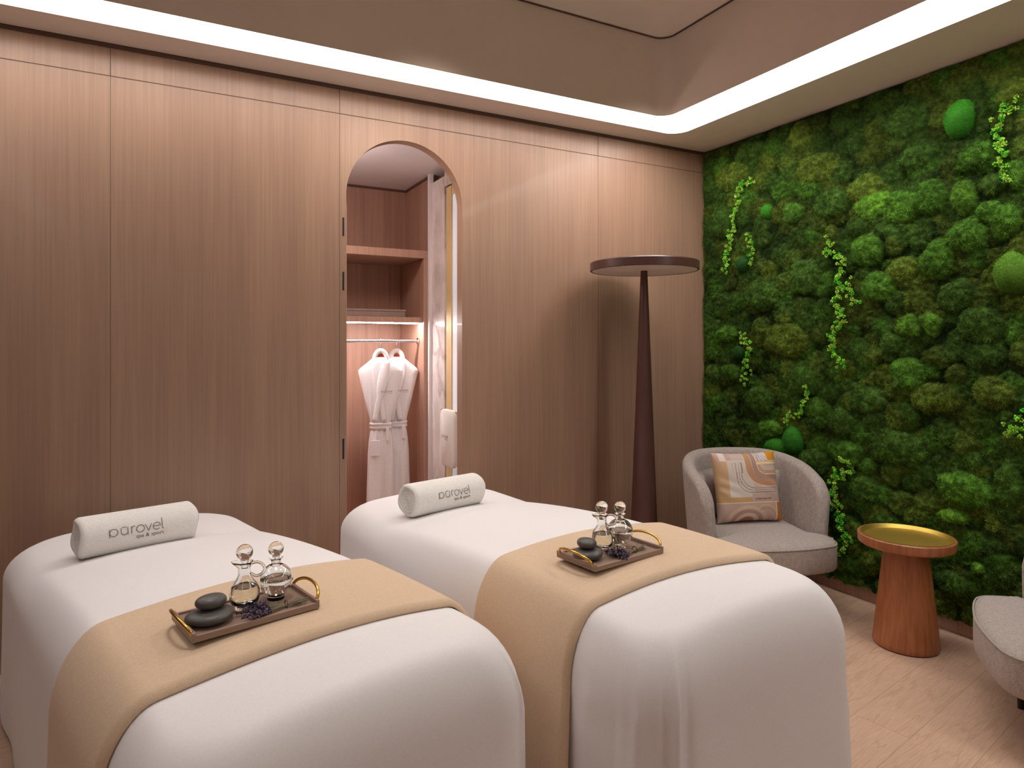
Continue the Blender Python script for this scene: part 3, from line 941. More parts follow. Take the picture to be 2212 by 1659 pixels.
# ------------------------------------------------------------------ floor lamp
fl = empty('floor_lamp', (2.49, 3.036, 0), 0, 'tall dark brown floor lamp with cone stem and flat round head, in the corner', 'floor lamp')
lathe('stem', [(0, 0), (.094, 0), (.096, .006), (.093, .012), (.0755, .352), (.020, 1.79), (.020, 1.808), (0, 1.808)], M['lampwood'], fl, 56)
RL = .314
lathe('lamp_head', [(0, 1.852), (RL - .008, 1.852), (RL, 1.846), (RL, 1.802), (RL - .004, 1.800), (RL - .010, 1.800), (RL - .012, 1.810), (0, 1.810)], M['lampwood'], fl, 96)
lathe('diffuser', [(.022, 1.8015), (RL - .0125, 1.8015), (RL - .0125, 1.809), (.022, 1.809)], M['lampdiff'], fl, 96)

# ------------------------------------------------------------------ side table
st = empty('side_table', (3.000, 1.808, 0), 0, 'round walnut side table with brass tray top and cone pedestal', 'side table')
RT = .197
lathe('tabletop', [(0, .455), (RT - .012, .455), (RT - .002, .462), (RT, .470), (RT, .498), (RT - .004, .502), (RT - .012, .502), (RT - .016, .496), (RT - .016, .482), (0, .482)], M['walnut'], st, 96)
lathe('tray_inset', [(0, .483), (RT - .035, .483), (RT - .024, .487), (RT - .0165, .497), (RT - .013, .5035), (RT - .009, .5035), (RT - .013, .5028), (RT - .018, .4975), (RT - .026, .4865), (RT - .036, .4835), (0, .4836)], M['brass_tray'], st, 96)
lathe('pedestal', [(0, .004), (.132, .004), (.136, .012), (.1335, .03), (.089, .455), (0, .455)], M['walnut'], st, 80)
lathe('foot_ring', [(0, 0), (.129, 0), (.129, .005), (0, .005)], M['legs'], st, 60)

# ------------------------------------------------------------------ armchairs
def armchair(x, y, rz, label):
    root = empty('armchair', (x, y, 0), rz, label, 'armchair', 'taupe tub armchairs')
    R = .31; TH_ = .072; ZB = .17
    # centreline of the shell, from viewer-left arm front round the back to right arm front
    path = []
    for i in range(9): path.append((-R, -.20 + .17 * i / 8))
    for i in range(1, 40):
        a = PI - PI * i / 40; path.append((R * math.cos(a), -.03 + R * math.sin(a) * 1.0))
    for i in range(9): path.append((R, -.03 - .17 * i / 8))
    m = len(path); S = [0]
    for i in range(1, m): S.append(S[-1] + math.dist(path[i], path[i - 1]))
    tot = S[-1]
    def top(s):
        d = min(s, tot - s)
        u = min(1, d / (tot / 2))
        z = .600 + .152 * (math.sin(min(1, u * 1.3) * PI / 2)) ** .9
        if d < .09: z -= .11 * (1 - math.sqrt(max(0, 1 - (1 - d / .09) ** 2)))
        return z
    V, F = [], []; sec = 22
    for i, (px, py) in enumerate(path):
        a = path[max(0, i - 1)]; b = path[min(m - 1, i + 1)]
        tx, ty = b[0] - a[0], b[1] - a[1]; L = math.hypot(tx, ty); nx, ny = -ty / L, tx / L     # outward (left of travel)
        zt = top(S[i]); hh = TH_ / 2
        pr = []
        zs = zt - hh
        for q in range(5): pr.append((hh, ZB + .02 + (zs - ZB - .02) * q / 4))
        for q in range(1, 9): an = PI * q / 9; pr.append((hh * math.cos(an), zs + hh * math.sin(an)))
        for q in range(5): pr.append((-hh, zs + (ZB + .02 - zs) * q / 4))
        pr.append((-hh + .018, ZB)); pr.append((0, ZB)); pr.append((hh - .018, ZB)); pr.append((hh - .004, ZB + .006))
        for (o_, z) in pr:
            lean = .035 * max(0, (z - .3)) / .45 * (1 if True else 0)
            oo = o_ + lean
            # soft rounding at both arm ends
            d = min(S[i], tot - S[i]); k_ = math.sqrt(max(0.02, 1 - max(0, 1 - d / .03) ** 2)) if d < .03 else 1
            V.append((px + nx * (lean + o_ * k_), py + ny * (lean + o_ * k_), z))
        npr = len(pr)
    for i in range(m - 1):
        for q in range(npr):
            q2 = (q + 1) % npr; F.append((i * npr + q, i * npr + q2, (i + 1) * npr + q2, (i + 1) * npr + q))
    F.append(tuple(reversed(range(npr)))); F.append(tuple((m - 1) * npr + q for q in range(npr)))
    o = mesh_obj('shell_back', V, F, M['tweed'], root, True); clean(o)
    # seat: wide rounded front that reaches past the arms
    def seat_plan(ins):
        pts = []
        hwf, hwb = .335 - ins, .268 - ins
        yf, yb = -.40 + ins, .24 - ins
        ctrl = [(-hwb, yb - .10), (-hwb, -.16), (-hwf, -.235 ), (-hwf, yf + .17), (-hwf + .035, yf + .07), (-hwf + .12, yf + .025), (0, yf),
                (hwf - .12, yf + .025), (hwf - .035, yf + .07), (hwf, yf + .17), (hwf, -.235), (hwb, -.16), (hwb, yb - .10), (hwb * .8, yb - .02), (0, yb), (-hwb * .8, yb - .02)]
        k_ = len(ctrl)
        for i in range(k_):
            p0, p1, p2, p3 = [Vector(ctrl[(i + j) % k_]) for j in (-1, 0, 1, 2)]
            for q in range(6):
                t_ = q / 6
                v_ = .5 * ((2 * p1) + (p2 - p0) * t_ + (2 * p0 - 5 * p1 + 4 * p2 - p3) * t_ ** 2 + (3 * p1 - p0 - 3 * p2 + p3) * t_ ** 3)
                pts.append(tuple(v_))
        return pts
    V, F = [], []
    rings = [(.03, .265), (.008, .27), (0, .285), (0, .33), (0, .385), (.002, .410), (.010, .425), (.030, .436), (.07, .443), (.14, .449), (.22, .452), (.30, .453)]
    rings = [(i_, .215 + (z_ - .265) * .87) for i_, z_ in rings]
    for ins, z in rings: V += [(a * (1 - ins / .335), (b + .08) * (1 - ins / .34) - .08, z) for a, b in seat_plan(0)]
    n_ = len(seat_plan(0))
    for j in range(len(rings) - 1):
        for i in range(n_):
            i2 = (i + 1) % n_; F.append((j * n_ + i, j * n_ + i2, (j + 1) * n_ + i2, (j + 1) * n_ + i))
    F.append(tuple(reversed(range(n_)))); F.append(tuple((len(rings) - 1) * n_ + i for i in range(n_)))
    o = mesh_obj('seat', V, F, M['tweed'], root, True); clean(o)
    tube('seat_piping', [(a, b, .349) for a, b in seat_plan(.001)], .0032, M['tweed'], root, 6, True)
    # padded inner back
    V, F = [], []; nu, nv = 30, 14
    for layer in (0, 1):
        for i in range(nu + 1):
            a = math.radians(148 - 116 * i / nu)
            for j in range(nv + 1):
                z = .372 + .27 * j / nv
                ed = min(i, nu - i) / nu * 2; ez = min(j, nv - j) / nv * 2
                th = .075 * (min(1, ed * 3.0) ** .5) * (min(1, (ez * 2.2)) ** .5)
                rr = .278 - (th if layer else 0) + .03 * (z - .3) / .45
                V.append((rr * math.cos(a), -.03 + rr * math.sin(a), z))
    W_ = nv + 1; off = (nu + 1) * W_
    for i in range(nu):
        for j in range(nv):
            a = i * W_ + j; F.append((a, a + 1, a + W_ + 1, a + W_)); F.append((off + a, off + a + W_, off + a + W_ + 1, off + a + 1))
    o = mesh_obj('back_cushion', V, F, M['tweed'], root, True); clean(o)
    bmf = box('under_frame', (0, -.05, .192), (.40, .40, .05), M['legs'], root, .01)
    for lx, ly in ((-.13, -.24), (.13, -.24), (-.20, .18), (.20, .18)):
        lathe('leg', [(0, 0), (.011, 0), (.017, .22), (0, .22)], M['legs'], root, 16, (lx, ly, 0))
    return root
armchair(2.878, 2.600, math.radians(-20), 'taupe tweed tub armchair holding the patterned cushion, by the corner of the moss wall')
armchair(2.887, 1.015, math.radians(-145), 'taupe tweed tub armchair without cushion, cut off at the right edge of the view')

# printed cushion
def cushion(loc, rot):
    n = 150; S = .39
    u = np.linspace(-1, 1, n); U, Vv = np.meshgrid(u, u, indexing='ij')
    pin = 1 - .055 * (1 - np.abs(U) ** 2.0) * np.abs(Vv) ** 3 - 0
    pin2 = 1 - .055 * (1 - np.abs(Vv) ** 2.0) * np.abs(U) ** 3
    X = U * S / 2 * pin2; Z = Vv * S / 2 * pin
    T = .062 * np.maximum(0, (1 - U ** 4)) ** .55 * np.maximum(0, (1 - Vv ** 4)) ** .55
    wr = .0035 * np.sin(U * 9 + Vv * 14 + 2 * np.sin(Vv * 5)) * (np.abs(U) ** 1.5) * (1 - np.abs(U) ** 8)
    # pattern (x,y in 0..1 from top-left)
    x = (U + 1) / 2; y = 1 - (Vv + 1) / 2
    C = np.zeros((n, n, 3)) + np.array(rgb(206, 184, 172)[:3])
    def put(mask, r, g, b): C[mask] = rgb(r, g, b)[:3]
    put((y < .14) & (x < .25), 204, 168, 152); put((y < .14) & (x > .08) & (x < .17), 226, 212, 208)
    put((x < .17) & (y > .13) & (y < .66), 205, 168, 130)
    put((x >= .17) & (x < .55) & (y > .12) & (y < .64), 216, 202, 192)
    # big curved tan band going down then right
    def dist_curve(x0, y0, r):
        # vertical line x=x0 down to y0-r, quarter arc, then horizontal at y0
        d1 = np.where(y < y0 - r, np.abs(x - x0), 9)
        d2 = np.where(x > x0 + r, np.abs(y - y0), 9)
        cx_, cy_ = x0 + r, y0 - r
        rr = np.hypot(x - cx_, y - cy_)
        d3 = np.where((x <= cx_) & (y >= cy_), np.abs(rr - r), 9)
        return np.minimum(np.minimum(d1, d2), d3)
    put(dist_curve(.50, .44, .22) < .055, 196, 150, 118)
    d = dist_curve(.50, .44, .22); put((d > .05) & (d < .060), 234, 206, 176)
    put(dist_curve(.60, .36, .14) < .045, 176, 144, 130)
    d = dist_curve(.66, .30, .10); put(d < .03, 200, 160, 136); put((d > .028) & (d < .036), 238, 212, 184)
    put((x > .64) & (y < .13) & (x < .82), 224, 212, 212)
    for q in range(4):
        d = dist_curve(.66 + q * .035, .20 - q * .03, .10); put(d < .005, 150, 130, 122)
    put((x > .62) & (y > .14) & (y < .20), 226, 190, 150); put((x > .62) & (y > .165) & (y < .175), 246, 222, 190)
    put((x > .82) & (y < .13), 214, 146, 44)
    for q in range(3):
        d = dist_curve(.30 + q * .035, .58 - q * .028, .20); put((d < .005) & (y > .30) & (x < .92), 150, 128, 118)
    for q in range(4):
        put((np.abs(x - (.25 + q * .045)) < .006) & (y > .15) & (y < .31), 120, 106, 98) if q % 2 else put((np.abs(x - (.25 + q * .045)) < .004) & (y > .15) & (y < .31), 170, 156, 146)
    put((y > .645) & (y < .72), 198, 160, 112); put((y > .60) & (y < .70) & (x > .5), 196, 170, 158)
    put((y > .66) & (y < .69) & (x > .54) & (x < .80) & (np.mod(x * 46, 1) < .62), 120, 92, 96)
    put((y > .715) & (y < .725), 232, 206, 184)
    m_ = y > .725; put(m_, 198, 170, 156)
    for q, (cc) in enumerate([(216, 188, 168), (190, 150, 132), (222, 200, 186), (178, 120, 98)]):
        rr = np.hypot((x - .42) * .8, y - 1.02); put(m_ & (rr < .26 - q * .055), *cc)
    rr = np.hypot(x - .70, (y - 1.0) * .9); put(m_ & (x > .6) & (rr > .17) & (rr < .18), 170, 140, 110); put(m_ & (x > .6) & (rr > .21) & (rr < .222), 226, 190, 140)
    put(m_ & (x > .90) , 190, 118, 50)
    put((x > .87) & (y > .73) & (x < .89), 232, 204, 176)
    C = C * .96
    Vf = np.stack([X, -(T + wr), Z], -1).reshape(-1, 3); Vb = np.stack([X, T * .8, Z], -1).reshape(-1, 3)
    idx = np.arange(n * n).reshape(n, n)
    a, b, c_, d_ = idx[:-1, :-1].ravel(), idx[1:, :-1].ravel(), idx[1:, 1:].ravel(), idx[:-1, 1:].ravel()
    F1 = np.stack([a, b, c_, d_], 1); F2 = np.stack([a, d_, c_, b], 1) + n * n
    o = np_mesh('throw_cushion', np.vstack([Vf, Vb]), np.vstack([F1, F2]), M['cushion'], None, True, np.vstack([C.reshape(-1, 3)] * 2))
    bm = bmesh.new(); bm.from_mesh(o.data); bmesh.ops.remove_doubles(bm, verts=bm.verts, dist=1e-5); bm.to_mesh(o.data); bm.free()
    o.location = loc; o.rotation_euler = rot
    tag(o, 'square cushion printed with peach, beige and orange curved bands, on the armchair seat', 'cushion')
    return o
cushion((2.908, 2.657, .568), (math.radians(-13), 0, math.radians(-18)))

# ------------------------------------------------------------------ moss wall
MOUNDS = [(1.662, 2.235, 0.08, 0.068, 'g'), (1.859, 2.087, 0.077, 0.09, 'g'), (1.719, 2.059, 0.055, 0.091, 'b'), (1.595, 2.091, 0.055, 0.046, 'd'), (1.61, 1.964, 0.065, 0.063, 'g'), (1.707, 1.882, 0.087, 0.091, 'g'), (1.839, 1.79, 0.08, 0.094, 'g'), (1.999, 1.761, 0.087, 0.07, 'o'), (2.209, 2.193, 0.107, 0.074, 'o'), (2.157, 2.111, 0.111, 0.073, 'b'), (2.01, 2.072, 0.092, 0.082, 'g'), (2.199, 1.878, 0.089, 0.086, 'g'), (2.657, 2.148, 0.07, 0.069, 'g'), (3.134, 2.479, 0.146, 0.097, 'o'), (2.596, 2.598, 0.077, 0.081, 'o'), (1.968, 1.461, 0.055, 0.06, 'b'), (1.863, 1.466, 0.047, 0.059, 'b'), (2.709, 1.393, 0.16, 0.111, 'o'), (3.174, 1.454, 0.087, 0.055, 'g'), (3.126, 1.183, 0.078, 0.061, 'g'), (2.355, 0.946, 0.088, 0.092, 'd'), (1.835, 1.112, 0.114, 0.072, 'o'), (2.027, 0.853, 0.159, 0.099, 'd'), (1.707, 0.69, 0.119, 0.091, 'g'), (2.209, 0.601, 0.092, 0.074, 'd'), (2.322, 0.785, 0.121, 0.063, 'g'), (1.98, 1.218, 0.091, 0.081, 'g'), (1.538, 0.754, 0.06, 0.119, 'd'), (2.828, 0.855, 0.096, 0.063, 'g'), (1.77, 0.55, 0.065, 0.035, 'b'), (1.662, 0.346, 0.033, 0.026, 'b'), (2.489, 2.385, 0.131, 0.092, 'o'), (2.401, 2.157, 0.112, 0.091, 'd'), (1.918, 2.318, 0.088, 0.069, 'd'), (2.132, 1.671, 0.098, 0.085, 'g'), (2.058, 1.38, 0.071, 0.062, 'd'), (1.747, 1.598, 0.089, 0.076, 'd'), (2.881, 1.671, 0.139, 0.101, 'd'), (2.581, 1.76, 0.11, 0.108, 'd'), (1.648, 1.464, 0.094, 0.095, 'd'), (1.591, 1.15, 0.091, 0.083, 'o'), (2.519, 0.69, 0.104, 0.08, 'd'), (2.183, 1.087, 0.105, 0.083, 'd'), (1.518, 2.48, 0.07, 0.061, 'o'), (1.987, 2.499, 0.113, 0.084, 'd'), (1.768, 0.239, 0.081, 0.055, 'd'), (1.554, 1.915, 0.061, 0.082, 'g'), (1.501, 2.109, 0.045, 0.081, 'g'), (2.991, 2.594, 0.117, 0.071, 'd'), (3.227, 2.19, 0.105, 0.124, 'd'), (2.917, 1.034, 0.12, 0.087, 'd'), (2.581, 1.166, 0.121, 0.092, 'd')]
PAL = {'g': rgb(90, 138, 46), 'b': rgb(106, 156, 50), 'o': rgb(106, 130, 46), 'd': rgb(80, 116, 44), 'r': rgb(94, 120, 44)}
MY0, MY1, MZ0, MZ1 = -.30, D - .004, .085, H - .004
mlist = [(a, b, c * 1.06, d, .048, k_) for a, b, c, d, k_ in MOUNDS]
gy = MY0
while gy < MY1 + .05:
    gz = MZ0
    while gz < MZ1:
        yy, zz = gy + rng.uniform(-.05, .05), gz + rng.uniform(-.05, .05)
        near = min([math.hypot(yy - m_[0], zz - m_[1]) for m_ in MOUNDS])
        s_ = rng.uniform(.05, .085)
        mlist.append((yy, zz, s_ * rng.uniform(.8, 1.3), s_, rng.uniform(.012, .028) * (.7 if near < .12 else 1), rng.choice(['d', 'o', 'r', 'd', 'g'])))
        gz += .095
    gy += .095
MA = np.array([m_[:5] for m_ in mlist]); MC = np.array([PAL[m_[5]][:3] for m_ in mlist])

_lat = [rng.random((64, 64)) for _ in range(8)]
def vnoise(y, z, freq, layer=0):
    L = _lat[layer]
    a, b = y * freq + 31.7 * (layer + 1), z * freq + 17.3 * (layer + 1)
    i, j = np.floor(a).astype(int), np.floor(b).astype(int); fy, fz = a - i, b - j
    fy = fy * fy * (3 - 2 * fy); fz = fz * fz * (3 - 2 * fz)
    g = lambda p, q: L[(i + p) % 64, (j + q) % 64]
    return (g(0, 0) * (1 - fy) + g(1, 0) * fy) * (1 - fz) + (g(0, 1) * (1 - fy) + g(1, 1) * fy) * fz
def moss_field(y, z):
    y = np.asarray(y, dtype=float); z = np.asarray(z, dtype=float)
    wy = y + .03 * (vnoise(y, z, 9, 0) - .5) + .012 * (vnoise(y, z, 26, 5) - .5)
    wz = z + .03 * (vnoise(y, z, 9, 1) - .5) + .012 * (vnoise(y, z, 26, 6) - .5)
    h = np.zeros_like(y); col = np.zeros(y.shape + (3,)) + np.array(PAL['d'][:3]) * .7
    for (my, mz, ry, rz, am), c in zip(MA, MC):
        near = np.abs(wy - my) < ry * 1.05
        near &= np.abs(wz - mz) < rz * 1.05
        if not near.any(): continue
        q = ((wy[near] - my) / ry) ** 2 + ((wz[near] - mz) / rz) ** 2
        hh = am * np.sqrt(np.maximum(0, 1 - q))
        cur = h[near]; up = hh > cur
        t_ = cur.copy(); t_[up] = hh[up]; h[near] = t_
        cc = col[near]; cc[up] = c * (1 + 0 * hh[up, None]); col[near] = cc
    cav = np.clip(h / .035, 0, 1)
    h = h + .020 * (vnoise(y, z, 14, 2) - .5) + .012 * (vnoise(y, z, 46, 3) - .5) + .008 * (vnoise(y, z, 110, 4) - .5)
    blot = vnoise(y, z, 3.1, 7); b2 = vnoise(y, z, 22, 5); b3 = vnoise(y, z, 85, 6)
    col = col * ((.42 + .50 * blot + .40 * b2) * (.55 + 1.0 * b3 ** 1.5))[..., None] * (.45 + .55 * cav)[..., None]  # last factor puts the shade between mounds into the tint
    return h, col
XF = 3.315
def moss_x(h): return XF - h
ny_, nz_ = int((MY1 - MY0) / .006), int((MZ1 - MZ0) / .006)
gy_, gz_ = np.linspace(MY0, MY1, ny_), np.linspace(MZ0, MZ1, nz_)
YY, ZZ = np.meshgrid(gy_, gz_, indexing='ij')
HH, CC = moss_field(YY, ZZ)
edge = np.minimum(np.minimum(ZZ - MZ0, MZ1 - ZZ), np.minimum(YY - MY0, MY1 - YY)); HH = HH * np.clip(edge / .03, .25, 1)
ZB_ = ZZ - (ZZ < MZ0 + .02) * (.035 * vnoise(YY, ZZ * 0, 30, 2)) 
V = np.stack([moss_x(HH), YY, ZB_], -1).reshape(-1, 3)
idx = np.arange(ny_ * nz_).reshape(ny_, nz_)
a, b, c_, d_ = idx[:-1, :-1].ravel(), idx[1:, :-1].ravel(), idx[1:, 1:].ravel(), idx[:-1, 1:].ravel()
F = np.stack([a, d_, c_, b], 1)
moss = empty('moss_wall', (0, 0, 0), 0, 'deep green preserved moss covering the whole right wall', 'moss wall')
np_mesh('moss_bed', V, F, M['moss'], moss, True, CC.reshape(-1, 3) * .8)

def fibres(name, P, Nn, C, mat, parent, lmin, lmax, wid, jit=.8, droop=.25):
    k_ = len(P)
    dr_ = Nn + rng.normal(0, jit, (k_, 3)); dr_[:, 2] -= droop
    dr_ /= np.linalg.norm(dr_, axis=1)[:, None]
    sd = np.cross(dr_, rng.normal(0, 1, (k_, 3))); sd /= np.linalg.norm(sd, axis=1)[:, None]
    L = rng.uniform(lmin, lmax, k_)[:, None]; W_ = wid * rng.uniform(.6, 1.3, k_)[:, None]
    A = P - sd * W_ - dr_ * .002; B = P + sd * W_ - dr_ * .002; T = P + dr_ * L
    Vx = np.stack([A, B, T], 1).reshape(-1, 3)
    Fx = np.arange(k_ * 3).reshape(k_, 3)
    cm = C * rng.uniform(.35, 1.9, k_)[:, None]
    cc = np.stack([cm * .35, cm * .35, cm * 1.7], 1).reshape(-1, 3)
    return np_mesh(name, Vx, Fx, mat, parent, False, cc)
def on_moss(y, z):
    h, c = moss_field(y, z); e = .004
    h1, _ = moss_field(y + e, z); h2, _ = moss_field(y, z + e)
    N = np.stack([-np.ones_like(h), -(h1 - h) / e, -(h2 - h) / e], -1); N[:, 1:] = np.clip(N[:, 1:], -1.6, 1.6)
    N /= np.linalg.norm(N, axis=1)[:, None]
    return np.stack([moss_x(h), y, z], -1), N, c
K = 620000
fy_ = np.concatenate([rng.uniform(1.30, MY1 - .006, int(K * .92)), rng.uniform(MY0, 1.30, int(K * .08))]); fz_ = rng.uniform(MZ0 - .02, MZ1 - .012, len(fy_))
P, Nn, Cf = on_moss(fy_, fz_)
red = rng.random(len(P)) < .10
Cf = Cf * np.array([1.15, 1.2, 1.0]); Cf[red] *= np.array([1.5, .9, .8])
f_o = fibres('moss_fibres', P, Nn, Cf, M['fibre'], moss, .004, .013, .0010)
f_o['kind'] = 'stuff'

# bright moss cushions
def moss_ball(y, z, ry, rz, dep, col, label, squ=1.0):
    h0 = float(moss_field(np.array([y]), np.array([z]))[0][0])
    n_, m_ = 44, 26; V = []; F = []
    for j in range(m_ + 1):
        ph = PI / 2 * j / m_ * 1.15
        for i in range(n_):
            a = 2 * PI * i / n_
            w = 1 + .05 * math.sin(2 * a + y * 9) + .035 * math.sin(3 * a + z * 13) + .02 * math.sin(5 * a)
            rr = math.sin(min(PI * .9, ph)) * w
            V.append((-dep * math.cos(ph), ry * rr * math.cos(a), rz * rr * math.sin(a)))
    for j in range(m_):
        for i in range(n_):
            i2 = (i + 1) % n_; F.append((j * n_ + i, (j + 1) * n_ + i, (j + 1) * n_ + i2, j * n_ + i2))
    V = np.array(V); loc = np.array([moss_x(h0 * .6), y, z])
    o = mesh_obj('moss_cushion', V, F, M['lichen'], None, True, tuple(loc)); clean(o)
    me = o.data; Vc = np.array([v.co[:] for v in me.vertices]); 
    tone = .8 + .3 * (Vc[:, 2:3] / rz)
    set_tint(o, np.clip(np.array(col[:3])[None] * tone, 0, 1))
    # fine pile
    kf = int(9000 * (ry * rz) / .006) + 800
    a = rng.uniform(0, 2 * PI, kf); ph = np.arccos(rng.uniform(-.15, 1, kf))
    Pn = np.stack([-np.cos(ph), np.sin(ph) * np.cos(a), np.sin(ph) * np.sin(a)], -1)
    w = 1 + .05 * np.sin(2 * a + y * 9) + .035 * np.sin(3 * a + z * 13) + .02 * np.sin(5 * a)
    Pp = Pn * np.array([dep, ry, rz]); Pp[:, 1:] *= w[:, None]
    Nv = Pn / np.array([dep, ry, rz]); Nv /= np.linalg.norm(Nv, axis=1)[:, None]
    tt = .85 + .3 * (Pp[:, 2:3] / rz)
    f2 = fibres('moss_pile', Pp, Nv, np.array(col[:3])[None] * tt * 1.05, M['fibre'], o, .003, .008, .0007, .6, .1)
    f2['kind'] = 'stuff'
    tag(o, label, 'moss cushion', 'bright moss cushions on the moss wall'); return o
GB = rgb(70, 150, 42); GY = rgb(104, 150, 50); GD = rgb(48, 92, 40)
moss_ball(1.731, 2.426, .066, .087, .07, GB, 'bright green moss cushion high on the wall, just below the ceiling')
moss_ball(1.512, 1.686, .075, .098, .08, GY, 'large yellow-green moss cushion cut by the right edge of the view')
moss_ball(2.846, 2.190, .036, .046, .045, GB, 'tiny bright green moss cushion at the upper left of the moss wall')
moss_ball(3.036, 1.885, .046, .052, .05, GD, 'small dark green smooth moss cushion between two hanging lichen strands')
moss_ball(2.650, .803, .066, .077, .07, rgb(58, 128, 40), 'round green moss cushion above the armchair back')
moss_ball(2.765, .745, .09, .052, .06, rgb(62, 138, 36), 'low green moss cushion half hidden behind the armchair back')
moss_ball(3.067, 1.317, .05, .048, .045, GD, 'small dark green smooth moss cushion left of a short hanging lichen strand')

STR = {
 'A': ([(2.946, 2.407), (3.044, 2.393), (3.055, 2.281), (3.106, 2.17), (3.126, 2.051), (3.166, 1.95), (3.186, 1.838)], .034, 'long light green lichen strand near the wood wall, upper left of the moss'),
 'B': ([(2.998, 2.069), (2.946, 2.012), (2.965, 1.941), (2.961, 1.867)], .026, 'short light green lichen strand right of the long upper left one'),
 'C': ([(2.401, 1.963), (2.412, 1.887), (2.322, 1.838), (2.358, 1.74), (2.339, 1.662), (2.358, 1.586), (2.311, 1.508), (2.367, 1.445), (2.386, 1.368), (2.358, 1.304), (2.316, 1.259)], .036, 'longest forked light green lichen strand in the middle of the moss wall'),
 'D': ([(3.048, 1.437), (2.972, 1.368), (2.991, 1.265), (3.002, 1.19), (3.021, 1.115)], .032, 'light green lichen strand left of the middle, at the height of the lamp stem'),
 'E': ([(2.528, 1.128), (2.565, 1.046), (2.587, 0.976), (2.66, 0.956), (2.699, 0.897)], .028, 'curved light green lichen strand above the round moss cushion by the armchair'),
 'F': ([(2.308, 0.749), (2.284, 0.702), (2.344, 0.667), (2.378, 0.571), (2.372, 0.482), (2.339, 0.438), (2.35, 0.385), (2.316, 0.342), (2.294, 0.297), (2.339, 0.222)], .042, 'leafy light green lichen strand between the armchair and the side table'),
 'G': ([(1.501, 2.429), (1.545, 2.397), (1.569, 2.342), (1.554, 2.265), (1.565, 2.206), (1.545, 2.15), (1.515, 2.088)], .036, 'light green lichen strand at the upper right edge of the view'),
 'H': ([(1.545, 1.02), (1.51, 1.003), (1.49, 0.975), (1.48, 1.067)], .036, 'small bright lichen clump at the right edge of the view, halfway down'),
}
def strand(pts, wd_, label, extra=None, seed=0):
    r = np.random.default_rng(seed)
    pts = [np.array(p) for p in pts]
    segs = [(pts[i], pts[i + 1]) for i in range(len(pts) - 1)]
    if extra: e = [np.array(p) for p in extra]; segs += [(e[i], e[i + 1]) for i in range(len(e) - 1)]
    cs = []
    for a, b in segs:
        L = np.linalg.norm(b - a); q = max(3, int(L / .0065))
        for i in range(q):
            c = a + (b - a) * (i / q) + r.normal(0, wd_ * .40, 2); cs.append(c)
    cs = np.array(cs); h, _ = moss_field(cs[:, 0], cs[:, 1])
    V, F, Cc = [], [], []
    for (y, z), hh in zip(cs, h):
        base = r.choice(3, p=[.5, .3, .2])
        col = np.array([rgb(168, 210, 80), rgb(136, 206, 66), rgb(80, 190, 58)][base][:3]) * r.uniform(.75, 1.15)
        x0 = moss_x(hh) - r.uniform(.008, .034)
        nl = 17
        for q in range(nl):
            d = r.normal(0, 1, 3); d[0] = -abs(d[0]) * .9; d /= np.linalg.norm(d)
            s = r.normal(0, 1, 3); s -= d * s.dot(d); s /= np.linalg.norm(s); w3 = np.cross(d, s)
            l, w = r.uniform(.006, .0115) * (wd_ / .034), r.uniform(.0035, .0058) * (wd_ / .034)
            c0 = np.array([x0, y, z]) + d * .003
            b0 = len(V)
            V += [c0, c0 + d * l * .5 + s * w + w3 * .0012, c0 + d * l, c0 + d * l * .5 - s * w + w3 * .0012, c0 + d * l * .55 - w3 * .002]
            F += [(b0, b0 + 1, b0 + 4), (b0 + 1, b0 + 2, b0 + 4), (b0 + 2, b0 + 3, b0 + 4), (b0 + 3, b0, b0 + 4)]
            sh = r.uniform(.8, 1.2)
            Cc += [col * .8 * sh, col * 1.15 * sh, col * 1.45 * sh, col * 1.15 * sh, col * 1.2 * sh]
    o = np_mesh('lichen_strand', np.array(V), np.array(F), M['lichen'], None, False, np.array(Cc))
    tag(o, label, 'plant', 'light green lichen strands on the moss wall'); return o
for i, (k_, (p_, w_, lb)) in enumerate(STR.items()):
    strand(p_, w_, lb, [(2.303, 1.709), (2.267, 1.631), (2.23, 1.592)] if k_ == 'C' else None, i + 40)

# sub-parts: pieces that belong to a part go one level deeper
def deepen(child_stem, parent_stem):
    for o_ in list(bpy.data.objects):
        if o_.name.split('.')[0] == child_stem and o_.parent is not None:
            sib = [q for q in o_.parent.children if q.name.split('.')[0] == parent_stem]
            if sib: o_.parent = sib[0]
for a_, b_ in (('seat_piping', 'seat'), ('tray_inset', 'tabletop'), ('foot_ring', 'pedestal'), ('diffuser', 'lamp_head'), ('light_strip', 'shelf'), ('rail_bracket', 'hanging_rail'),
               ('belt_end', 'belt'), ('pocket', 'robe_body'), ('logo', 'towel_cloth'), ('logo', 'robe_body'), ('twine', 'stems'), ('door_pane', 'door_frame')):
    deepen(a_, b_)

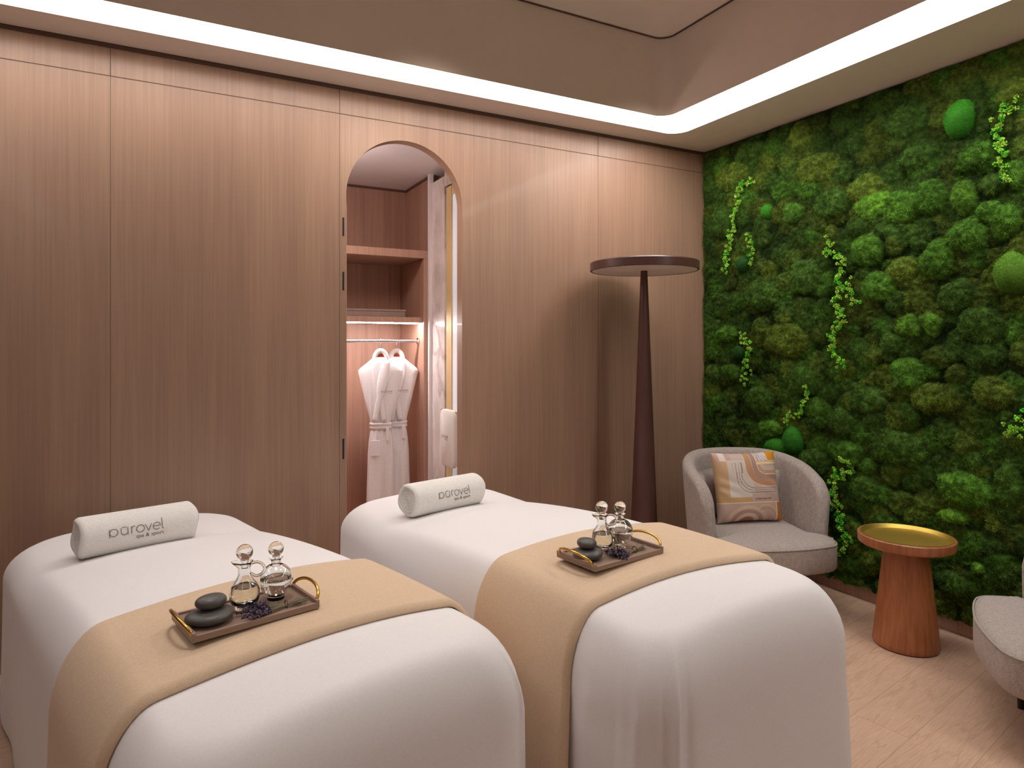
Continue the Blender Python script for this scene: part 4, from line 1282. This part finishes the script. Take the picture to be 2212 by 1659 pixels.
# ------------------------------------------------------------------ lights
def spot(loc, tgt, power, size, blend, col=(1, .82, .66), rad=.04):
    l = bpy.data.lights.new('downlight_and_fill', 'SPOT'); l.energy = power; l.spot_size = math.radians(size); l.spot_blend = blend; l.color = col; l.shadow_soft_size = rad
    o = bpy.data.objects.new('downlight_and_fill', l); COL.objects.link(o); o.location = loc
    o.rotation_euler = (Vector(tgt) - Vector(loc)).to_track_quat('-Z', 'Y').to_euler(); return o
spot((1.15, 2.60, 2.66), (1.15, 3.42, 1.8), 18, 100, 1.0, rad=.15)
spot((2.45, 2.60, 2.66), (2.45, 3.42, 1.8), 15, 100, 1.0, rad=.15)
def area(loc, tgt, power, sx, sy, col=(1, .93, .88)):
    l = bpy.data.lights.new('rear_fill_light', 'AREA'); l.shape = 'RECTANGLE'; l.size = sx; l.size_y = sy; l.energy = power; l.color = col
    o = bpy.data.objects.new('rear_fill_light', l); COL.objects.link(o); o.location = loc
    o.rotation_euler = (Vector(tgt) - Vector(loc)).to_track_quat('-Z', 'Y').to_euler(); return o
area((.8, Y0 + .05, 1.5), (.9, 3, 1.7), 3, 3.6, 1.9)  # added frontal fill, unseen behind the camera; no window there
spot((.25, 1.75, 3.12), (.16, 1.75, 0), 62, 82, 1.0, (1, .965, .94), .22)  # added fill spot, brightens the left bed top
spot((1.40, 1.75, 3.12), (1.32, 1.85, 0), 46, 80, 1.0, (1, .965, .94), .22)  # added fill spot, brightens the right bed top
spot((2.30, 1.40, 2.72), (2.8, 1.5, 0), 18, 80, 1.0, (1, .92, .84), .2)  # added fill spot towards the armchairs and side table
def point(loc, power, rad, col):
    l = bpy.data.lights.new('alcove_lamp', 'POINT'); l.energy = power; l.shadow_soft_size = rad; l.color = col
    o = bpy.data.objects.new('alcove_lamp', l); COL.objects.link(o); o.location = loc; return o
point((.66, 3.62, 2.28), 9, .06, (1, .9, .88))
wo = bpy.data.worlds.new('World'); sc.world = wo; wo.use_nodes = True
wo.node_tree.nodes['Background'].inputs[0].default_value = (.6, .55, .5, 1); wo.node_tree.nodes['Background'].inputs[1].default_value = .05

# ------------------------------------------------------------------ camera
cam = bpy.data.cameras.new('camera'); co = bpy.data.objects.new('camera', cam); COL.objects.link(co)
FPX = 1420.0
cam.sensor_width = 36; cam.sensor_fit = 'HORIZONTAL'; cam.lens = FPX / 2212 * 36
cam.shift_y = -(829.5 - 744) / 2212
cam.clip_start = .02
co.location = (0, 0, 1.371); co.rotation_euler = (PI / 2, 0, math.radians(-28))
sc.camera = co
sc.view_settings.view_transform = 'Standard'; sc.view_settings.look = 'None'
sc.view_settings.exposure = 0.0
sc.cycles.use_denoising = True
sc.cycles.max_bounces = 10; sc.cycles.transmission_bounces = 10
